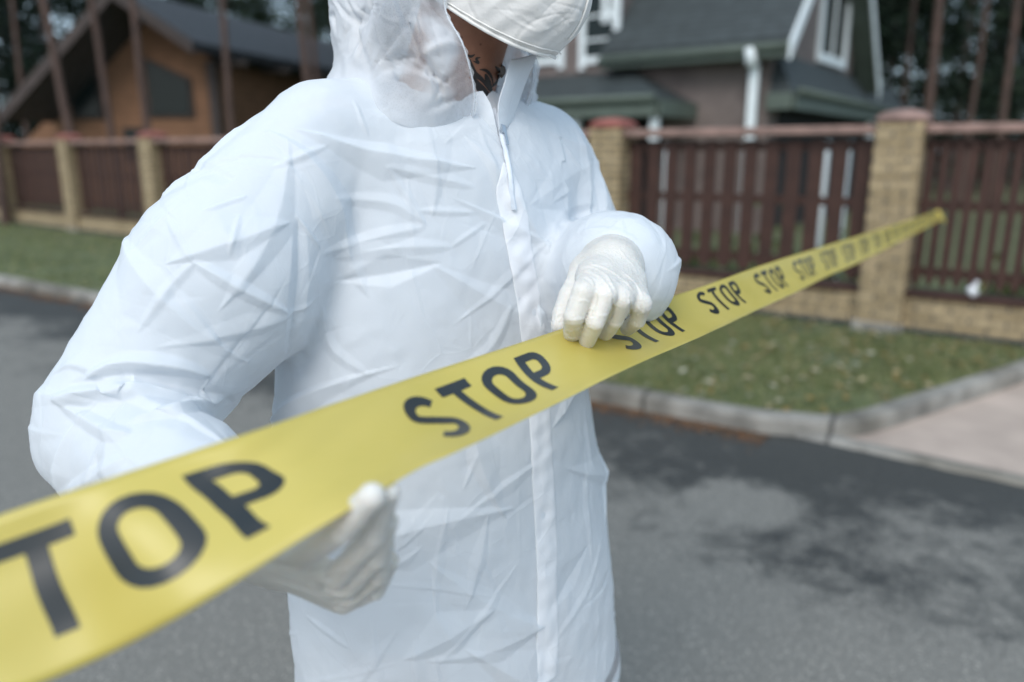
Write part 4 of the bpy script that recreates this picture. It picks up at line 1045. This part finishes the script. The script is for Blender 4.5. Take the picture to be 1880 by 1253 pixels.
r2 = prism('roof', [roof_pt(-ov, SW / 2), roof_pt(tl + .1, SW / 2), roof_pt(tl + .1, SW + ov + .3), roof_pt(-ov, SW + ov + .3)], rn, M['shingle'], gh)
# fascia, gutter, soffit
e0, e1 = roof_pt(-ov, -ov), roof_pt(tl + .1, -ov)
prism('fascia', [e0 - Z3 * .16, e1 - Z3 * .16, e1 + Z3 * .06, e0 + Z3 * .06], -F3 * .03, M['green_trim'], r1)
prism('soffit', [e0 - Z3 * .15, e1 - Z3 * .15, e1 + F3 * ov - Z3 * .15, e0 + F3 * ov - Z3 * .15], Z3 * .02, M['green_trim'], r1)
tube('gutter', [e0 - F3 * .08 + Z3 * .0, e1 - F3 * .08 - Z3 * .03], .055, M['green_trim'], r1, 10)
for sgn, pa, pb in ((1, roof_pt(-ov, -ov - .1), roof_pt(-ov, SW / 2)), (2, roof_pt(-ov, SW / 2), roof_pt(-ov, SW + ov + .35))):
    prism('barge_board', [pa - Z3 * .12, pb - Z3 * .12, pb + Z3 * .15, pa + Z3 * .15], -E3 * .04, M['white_trim'], r1 if sgn == 1 else r2)
prism('soffit', [roof_pt(-ov, SW / 2) - Z3 * .02, roof_pt(0, SW / 2) - Z3 * .02, roof_pt(0, SW + ov + .3) - Z3 * .02, roof_pt(-ov, SW + ov + .3) - Z3 * .02], -Z3 * .02, M['green_trim'], r2)
# downpipe on the corner with its hopper
tube('downpipe', [e0 + E3 * .62 - F3 * .08, e0 + E3 * .60 - F3 * .06 - Z3 * .22, A_(.16, EZ - .62, .28)], .088, M['white_trim'], gh, 12)
obox('downpipe', A_(.16, (EZ - .58) / 2 + .04, .28), AX, (.14, .12, EZ - .66), M['white_trim'], gh, .02)
0 and prism('corner_trim', [A_(-.05, .05, .035), A_(.085, .05, .035), A_(.085, EZ - .05, .035), A_(-.05, EZ - .05, .035)], F3 * .03, M['white_trim'], gh)
def window(parent, org, ax, nx, w_, h_, mull=1, panes=2, tails=True, hy=.12):
    """window on a wall: org lower left corner of the frame, ax along the wall, nx outward"""
    org = np.array(org); ax = np.array(ax); nx = np.array(nx)
    fr_v, fr_f = [], []
    def add(x0, x1, z0, z1, t0, t1):
        b0 = len(fr_v)
        for tt_ in (t0, t1):
            for (xx, zz) in ((x0, z0), (x1, z0), (x1, z1), (x0, z1)): fr_v.append(org + ax * xx + Z3 * zz + nx * tt_)
        fr_f.extend([tuple(b0 + i for i in q) for q in ((0, 1, 2, 3), (7, 6, 5, 4), (0, 4, 5, 1), (1, 5, 6, 2), (2, 6, 7, 3), (3, 7, 4, 0))])
    add(0, hy, -.10 if tails else 0, h_, .0, .06); add(w_ - hy, w_, -.10 if tails else 0, h_, .0, .06); add(hy + .002, w_ - hy - .002, h_ - hy, h_, .0, .055); add(hy + .002, w_ - hy - .002, 0, hy, .0, .07)
    for k in range(1, mull + 1):
        x = w_ * k / (mull + 1); add(x - .025, x + .025, hy + .002, h_ - hy - .002, .005, .045)
    for k in range(1, panes + 1):
        z = h_ * k / (panes + 1); add(hy + .002, w_ - hy - .002, z - .02, z + .02, .005, .035)
    f = link('window', mesh('window', fr_v, fr_f), M['white_trim'], parent)
    g = prism('pane', [org + ax * hy + Z3 * hy + nx * .004, org + ax * (w_ - hy) + Z3 * hy + nx * .004, org + ax * (w_ - hy) + Z3 * (h_ - hy) + nx * .004, org + ax * hy + Z3 * (h_ - hy) + nx * .004], nx * .01, M['glass'], f)
    return f
def zat(y, Pxy):
    """height at which photo row y meets the vertical through Pxy"""
    return P(940, y, Pxy[1])[2]
for x0, x1, yb in ((1062, 1132, 132), (968, 1034, 135)):
    t1, t0 = at_dir(x0, K, E3), at_dir(x1, K, E3); pb = A_(t0, 0); z = zat(yb - 18, pb)
    window(gh, A_(t0, z, .002), E3, -F3, abs(t1 - t0), 2.1, 0, 4)
t0 = at_dir(1156, K, E3); window(gh, A_(tl + .02, zat(30, A_(tl, 0)), .002), E3, -F3, .3, 1.9, 0, 3, True, .11)
s0, s1 = at_dir(1482, K, F3), at_dir(1532, K, F3); window(gh, B_(s0, zat(112, B_(s0, 0)), .002), F3, -E3, s1 - s0, 2.2, 1, 0, False, .16)
def porch(base, along, out, L, dep, z, rise, posts, name='porch_roof', fz=.26):
    """hipped lean-to: base point on the wall, along the wall, out from it"""
    b0 = base + Z3 * z; q = [b0, b0 + along * L, b0 + along * L + out * dep, b0 + out * dep]
    top = [b0 + along * dep * .8 + Z3 * rise, b0 + along * (L - dep * .8) + Z3 * rise]
    vs = q + top; fs = [(3, 2, 5, 4), (0, 3, 4), (2, 1, 5), (0, 1, 2, 3), (0, 4, 5, 1)]
    o = link(name, mesh(name, vs, fs), M['shingle'], gh)
    prism('porch_fascia', [q[3] + out * .02, q[2] + out * .02, q[2] + out * .02 - Z3 * fz, q[3] + out * .02 - Z3 * fz], out * .04, M['green_trim'], o)
    prism('porch_fascia', [q[0] - along * .02, q[3] - along * .02, q[3] - along * .02 - Z3 * fz, q[0] - along * .02 - Z3 * fz], -along * .04, M['green_trim'], o)
    prism('porch_fascia', [q[1] + along * .02, q[2] + along * .02, q[2] + along * .02 - Z3 * fz, q[1] + along * .02 - Z3 * fz], along * .04, M['green_trim'], o)
    tube('gutter', [q[3] + out * .11 + Z3 * .02, q[2] + out * .11 + Z3 * .02], .06, M['green_trim'], o, 8)
    for a_ in posts:
        p_ = base + along * a_ + out * (dep - .14); obox('porch_post', p_ + Z3 * (z - fz) / 2, (along, out, Z3), (.13, .13, z - fz - .01), M['white_trim'], gh, .01)
    prism('dark_panel', [base + along * .6 + out * .012 + Z3 * .1, base + along * (L - .5) + out * .012 + Z3 * .1, base + along * (L - .5) + out * .012 + Z3 * (z - .15), base + along * .6 + out * .012 + Z3 * (z - .15)], out * .01, M['near_black'], gh)  # wide near-black flat panel on the wall below the porch roof
    return o
# left porch against the front wall, its right end near photo column 1200
dep = 1.5; tq = at_dir(1203, K - F3 * dep, E3)
porch(A_(tq, 0), E3, -F3, 4.6, dep, zat(182, A_(tq, 0, dep)), .62, (.1, 1.6, 3.2, 4.5))
dep = .42; sq = at_dir(1447, K - E3 * dep, F3); sL = at_dir(1662, K - E3 * dep, F3) - sq
porch(B_(sq, 0), F3, -E3, sL, dep, zat(170, B_(sq, 0, dep)), .68, (sL * .62, sL - .1))
for px_, lab in ((1229, 'white wooden post seen through the fence gap nearest the left pillar'), (1514, 'left one of two white posts glimpsed through the fence beside the right pillar'), (1553, 'white post glimpsed through the fence gap closest to the right pillar')):
    t_ = at_dir(px_, P03 + F3 * 1.6, E3); q = P03 + F3 * 1.6 + E3 * t_; root = empty('garden_post', tuple(q + Z3 * .07), lab, 'post', 'white posts behind the fence')
    obox('shaft', q + Z3 * .80, AX, (.085, .085, 1.46), M['white_trim'], root, .006); obox('post_cap', q + Z3 * 1.545, AX, (.11, .11, .025), M['white_trim'], root, .005)
# ---- orange log house, left
GY = 20.0
def LP(x, y, d=GY): return P(x, y, d)
ap = LP(206, -8); le = LP(4, 222); re = LP(356, 94)
lh = empty('log_house', (float(LP(250, 280, GY + 1.6)[0]), GY + 1.6, .07), 'orange-brown timber house with charcoal gable roof and dark angled windows, behind the left fence', 'house')
Yw = GY + 1.5
wl = [LP(60, 280, Yw)[0], LP(402, 280, Yw)[0]]
zre, zap = re[2], ap[2]
def rake(X):     # underside height of the gable roof at X
    if X < ap[0]: return le[2] + (zap - le[2]) * (X - le[0]) / (ap[0] - le[0])
    return zap + (zre - zap) * (X - ap[0]) / (re[0] - ap[0])
gw = [(wl[0] - 1.2, Yw, .05), (wl[1], Yw, .05), (wl[1], Yw, rake(min(wl[1], re[0])) - .1), (ap[0], Yw, zap - .15), (wl[0] - 1.2, Yw, rake(wl[0] - 1.2) - .1)]
prism('gable_wall', gw, (0, .3, 0), M['log'], lh)
LB = 13.0; sdir = np.array([.30, .954, 0])
# long side wall, set back under the eave
c0 = np.array([wl[1] - .02, Yw + .3, 0]);  c1 = c0 + sdir * LB
prism('side_wall', [c0 + Z3 * .05, c1 + Z3 * .05, c1 + Z3 * (zre - .1), c0 + Z3 * (zre - .1)], (-.3, 0, 0), M['log'], lh)
obox('corner_post', (wl[1] + .02, Yw - .02, zre / 2), ((1, 0, 0), (0, 1, 0), Z3), (.24, .24, zre - .15), M['bark_trim'], lh, .02)
bk = sdir * (LB + 1.5)
rr1 = prism('roof', [ap, re, re + bk, ap + bk], (0, 0, .22), M['dark_roof'], lh)
rr2 = prism('roof', [le, ap, ap + bk, le + bk], (0, 0, .22), M['dark_roof'], lh)
for q, (pa, pb) in zip((rr1, rr2), ((ap, re), (le, ap))):
    prism('barge_board', [pa - Z3 * .08, pb - Z3 * .08, pb + Z3 * .24, pa + Z3 * .24], (0, -.07, 0), M['bark_trim'], q)
for px_, yb, yt1, yt2 in ((290, 210, 112, 150), (150, 213, 150, 120)):
    xa, xb = LP(px_, 280, Yw)[0], LP(px_ + (68 if px_ > 200 else 44), 280, Yw)[0]; z0 = P(0, yb, Yw)[2]; za, zb = P(0, yt1, Yw)[2], P(0, yt2, Yw)[2]
    f = prism('window', [(xa - .1, Yw, z0 - .1), (xb + .1, Yw, z0 - .1), (xb + .1, Yw, zb + .08), (xa - .1, Yw, za + .1)], (0, -.06, 0), M['dark_wood'], lh)
    prism('pane', [(xa, Yw - .065, z0), (xb, Yw - .065, z0), (xb, Yw - .065, zb), (xa, Yw - .065, za)], (0, -.02, 0), M['glass'], f)
xa, xb = LP(232, 280, Yw)[0], LP(268, 280, Yw)[0]
f = prism('window', [(xa, Yw, 1.2), (xb, Yw, 1.2), (xb, Yw, 2.1), (xa, Yw, 2.1)], (0, -.05, 0), M['dark_wood'], lh)
prism('pane', [(xa + .06, Yw - .055, 1.26), (xb - .06, Yw - .055, 1.26), (xb - .06, Yw - .055, 2.04), (xa + .06, Yw - .055, 2.04)], (0, -.02, 0), M['glass'], f)
for i in range(6):    # rafters under the side eave
    c = re + sdir * (1.6 + i * 2.0) + np.array([-.12, 0, -.12]); obox('rafter', c, ((1, 0, 0), (0, 1, 0), Z3), (.9, .14, .14), M['dark_wood'], lh)

# ------------------------------------------------------------ trees
def barkm(name, c1, c2, hi_=None):
    m, t, b = NM(name); v = coords(t, (1, 1, .35)); n = noise_n(t, v, 9, 6, .7); c = ramp(t, n.outputs[0], [(.35, c1), (.65, c2)])
    t.links.new(c, b.inputs['Base Color']); b.inputs['Roughness'].default_value = .9; bump(t, b, n.outputs[0], .8, .03); return m
M['bark'] = barkm('red_pine_bark', (.055, .036, .030), (.115, .072, .058))
M['bark_grey'] = barkm('grey_bark', (.06, .052, .048), (.14, .12, .11))
M['needle'] = leaf_mat('pine_foliage', [(0, (.012, .022, .012)), (.5, (.025, .045, .022)), (1, (.045, .075, .034))], .6, .15)
M['spruce'] = leaf_mat('dark_spruce_foliage', [(0, (.010, .018, .012)), (.5, (.020, .036, .022)), (1, (.035, .058, .032))], .6, .12)
def trunk_mesh(h_, r0, lean, seed, limbs=10, z0l=.35):
    r_ = np.random.default_rng(seed); vs, fs = [], []
    def tb(p, rr, n=8):
        b0 = len(vs); m = len(p)
        for i in range(m):
            for k in range(n):
                a = 2 * math.pi * k / n; vs.append((p[i][0] + rr[i] * math.cos(a), p[i][1] + rr[i] * math.sin(a), p[i][2] + (.25 * rr[i] * math.cos(a) if n < 8 else 0)))
        for i in range(m - 1):
            for k in range(n): fs.append((b0 + i*n + k, b0 + i*n + (k+1) % n, b0 + (i+1)*n + (k+1) % n, b0 + (i+1)*n + k))
    zz = np.linspace(0, h_, 14); wob = np.cumsum(r_.normal(0, .035, (14, 2)), axis=0)
    ctr = [(lean[0] * z / h_ + wob[i, 0] * .6, lean[1] * z / h_ + wob[i, 1] * .6, z) for i, z in enumerate(zz)]
    tb(ctr, [r0 * (1.25 if z == 0 else 1 - .75 * z / h_) for z in zz])
    for k in range(limbs):
        z = h_ * r_.uniform(z0l, .95); a = r_.uniform(0, 6.28); L = r_.uniform(.5, 1.6) * (1 - .4 * z / h_); i = int(z / h_ * 13); c = ctr[i]
        tb([c, (c[0] + math.cos(a) * L * .5, c[1] + math.sin(a) * L * .5, c[2] + .05), (c[0] + math.cos(a) * L, c[1] + math.sin(a) * L, c[2] + .25 * L)], [.035, .022, .008], 5)
    return mesh('trunk', vs, fs)
def crown_mesh(h_, z0, rad, n, size, seed, conical=True, lean=(0, 0)):
    r_ = np.random.default_rng(seed); nb = max(12, n // 90)
    bz = z0 + (h_ - z0) * r_.uniform(0, 1, nb)**1.0; ba = r_.uniform(0, 6.28, nb)
    prof_ = (1 - (bz - z0) / (h_ - z0))**.8 if conical else np.sqrt(np.clip(1 - ((bz - (z0 + h_) / 2) / ((h_ - z0) / 2))**2, .05, 1))
    br = rad * prof_ * r_.uniform(.35, 1.05, nb)
    cx = np.cos(ba) * br * .6 + lean[0] * bz / h_; cy = np.sin(ba) * br * .6 + lean[1] * bz / h_
    i = r_.integers(0, nb, n); sp = .20 * rad + .22 * br[i]
    c = np.stack([cx[i] + r_.normal(0, 1, n) * sp, cy[i] + r_.normal(0, 1, n) * sp, bz[i] + r_.normal(0, .35, n) * sp], 1)
    a = r_.uniform(0, 6.28, n); el = r_.normal(-.2, .5, n); s = size * r_.uniform(.6, 1.4, n)
    d = np.stack([np.cos(a) * np.cos(el), np.sin(a) * np.cos(el), np.sin(el)], 1); e = np.cross(d, r_.normal(0, 1, (n, 3))); e /= np.linalg.norm(e, axis=1)[:, None]
    V = np.stack([c - d * s[:, None], c + e * s[:, None] * .45, c + d * s[:, None], c - e * s[:, None] * .45], 1).reshape(-1, 3)
    return mesh('crown', V, np.arange(4 * n).reshape(n, 4))
# slender pines in the garden in front of the log house: photo base and top columns
near = [(135, 88, 14.8, .115, 'red', 'slender red-barked pine leaning left, second from the left in front of the log house'),
        (207, 174, 15.5, .105, 'red', 'slim pine rising between the two angled windows of the log house'),
        (272, 247, 15.2, .105, 'red', 'straight pine trunk just left of the larger dark window of the log house'),
        (428, 412, 16.5, .115, 'red', 'lone pine in front of the recessed orange side wall'),
        (568, 545, 17.0, .13, 'red', 'pine at the right end of the log house, grey-brown left one of a close pair'),
        (592, 566, 17.8, .10, 'bright', 'redder, thinner right pine of the close pair beside the person'),
        (652, 640, 19.0, .11, 'bright', 'pine half hidden behind the white hood'),
        (4, -8, 15.0, .10, 'red', 'dark pine trunk at the far left edge above the fence'),
        (48, 18, 26.0, .13, 'red', 'thin pine left of the log house roof')]
for i, (xb, xt, d, r0, kind_, lab) in enumerate(near):
    b = P(xb, 246, d); t_ = P(xt, 0, d); h_ = 15 + i % 3; b0 = b.copy(); k = (t_[0] - b[0]) / (t_[2] - b[2]); b0[0] = b[0] - k * (b[2] - .07); b0[2] = .05
    tr = empty('pine_tree', tuple(b0), lab, 'tree', 'slender pines in front of the log house')
    me = trunk_mesh(h_, r0 * .72, (k * h_, 0), 40 + i, 12, .55); o = link('trunk', me, M['bark']); o.parent = tr
    c = crown_mesh(h_ + 1.5, 9, 2.2, 1800, .16, 80 + i, False, (k * h_, 0)); o = link('crown', c, M['needle']); o.parent = tr
for i, (xb, d, r0, lab) in enumerate([(1702, 17.0, .15, 'dark red-brown pine trunk right of the grey house, behind the brick pillar'), (1772, 22, .12, 'thin pine behind the right-hand fence panel'), (1836, 19, .13, 'pine near the right edge above the fence'), (1652, 26, .12, 'pine just right of the white barge board of the grey house')]):
    b = P(xb, 280, d); b[2] = .05; h_ = 16 + i
    tr = empty('pine_tree', tuple(b), lab, 'tree', 'pines right of the grey house')
    o = link('trunk', trunk_mesh(h_, r0 * .7, (rng.normal(0, .2), 0), 60 + i, 12, .5), M['bark']); o.parent = tr
    o = link('crown', crown_mesh(h_ + 1.5, 9, 2.2, 1800, .16, 95 + i, False), M['needle']); o.parent = tr
# the wood behind: three spruce and two pine forms repeated
forms = []
for k in range(3): forms.append((trunk_mesh(15, .17, (0, 0), 10 + k, 16, .15), crown_mesh(16, .8, 3.0, 5200, .17, 20 + k, True), 'spruce', M['spruce'], M['bark_grey']))
for k in range(2): forms.append((trunk_mesh(18, .18, (.3, 0), 13 + k, 14, .3), crown_mesh(19, 6.0, 2.8, 3800, .20, 30 + k, False), 'pine', M['needle'], M['bark']))
for f in forms: f[0].materials.append(f[4]); f[1].materials.append(f[3])
labs = {'spruce': 'dark bushy spruce in the wood', 'pine': 'tall bare-trunked pine in the wood'}
cnt = 0
def plant(x, y, k, s=1.0):
    f = forms[k]; a = rng.uniform(0, 6.28)
    wh = ['beyond the log house, left of its gable', 'beyond the long roof of the log house', 'behind the grey house', 'right of the grey house'][int(np.searchsorted([-.62, -.1, .42], x / y))]
    tr = empty(f[2] + '_tree', (x, y, .0), labs[f[2]] + ' ' + wh, 'tree', 'wood ' + wh)
    tr.rotation_euler = (0, 0, a); tr.scale = (s, s, s)
    for me, nm in ((f[0], 'trunk'), (f[1], 'crown')):
        o = bpy.data.objects.new(nm, me); COL.objects.link(o); o.parent = tr
for row, (d, dx) in enumerate(((27, 3.4), (34, 3.6), (42, 4.0), (52, 5.0), (64, 6.5))):
    half = d * .90
    for x in np.arange(-half, half + .1, dx):
        xx = x + rng.normal(0, .8); yy = d + rng.normal(0, 1.2)
        # keep clear of the log house's body
        if xx < -1.5 and yy < 38 and xx > -17: continue
        k = rng.choice([0, 1, 2, 3, 4], p=[.2, .2, .2, .2, .2] if row < 3 else [.3, .3, .3, .05, .05]); plant(xx, yy, int(k), rng.uniform(.8, 1.15))
# shrubs and rough plants behind the fence
def shrub(x, y, h_, n, mat, lab):
    z0 = .07; r_ = np.random.default_rng(int(abs(x * 100)))
    c = np.stack([r_.normal(0, h_ * .35, n), r_.normal(0, h_ * .3, n), np.abs(r_.normal(.45, .25, n)) * h_], 1); a = r_.uniform(0, 6.28, n)
    d = np.stack([np.cos(a) * .5, np.sin(a) * .5, r_.uniform(.2, 1, n)], 1); e = np.cross(d, r_.normal(0, 1, (n, 3))); e /= np.linalg.norm(e, axis=1)[:, None]; s = .05 * r_.uniform(.6, 1.4, n)[:, None]
    V = np.stack([c - d * s, c + e * s * .35, c + d * s, c - e * s * .35], 1).reshape(-1, 3)
    root = empty('shrub', (x, y, z0), lab, 'shrub', 'low plants growing behind the fence')
    o = link('foliage', mesh('foliage', V, np.arange(4 * n).reshape(n, 4)), mat); o.parent = root
    vs, fs = [], []
    for k in range(5):
        a = r_.uniform(0, 6.28); tp = (math.cos(a) * h_ * .3, math.sin(a) * h_ * .3, h_ * .8); b0 = len(vs)
        for q in range(3): vs.append((.01 * math.cos(q * 2.1), .01 * math.sin(q * 2.1), 0))
        vs.append(tp); fs += [(b0, b0 + 1, b0 + 3), (b0 + 1, b0 + 2, b0 + 3), (b0 + 2, b0, b0 + 3)]
    o = link('stem', mesh('stem', vs, fs), M['bark_grey']); o.parent = root
M['herb'] = leaf_mat('herb_leaf', [(0, (.05, .09, .03)), (.6, (.11, .17, .06)), (1, (.30, .27, .08))], .6, .3)
for i, t in enumerate(np.concatenate([np.arange(-5.0, 0, .62), np.arange(.5, 2.6, .8)])):
    p = P03 + E3 * (t + rng.normal(0, .1)) + F3 * rng.uniform(.35, 1.3); shrub(p[0], p[1], rng.uniform(.3, .75), 260, M['herb'], 'low leafy plant behind the picket fence')
print('background', time.time() - T0, len(bpy.data.objects))
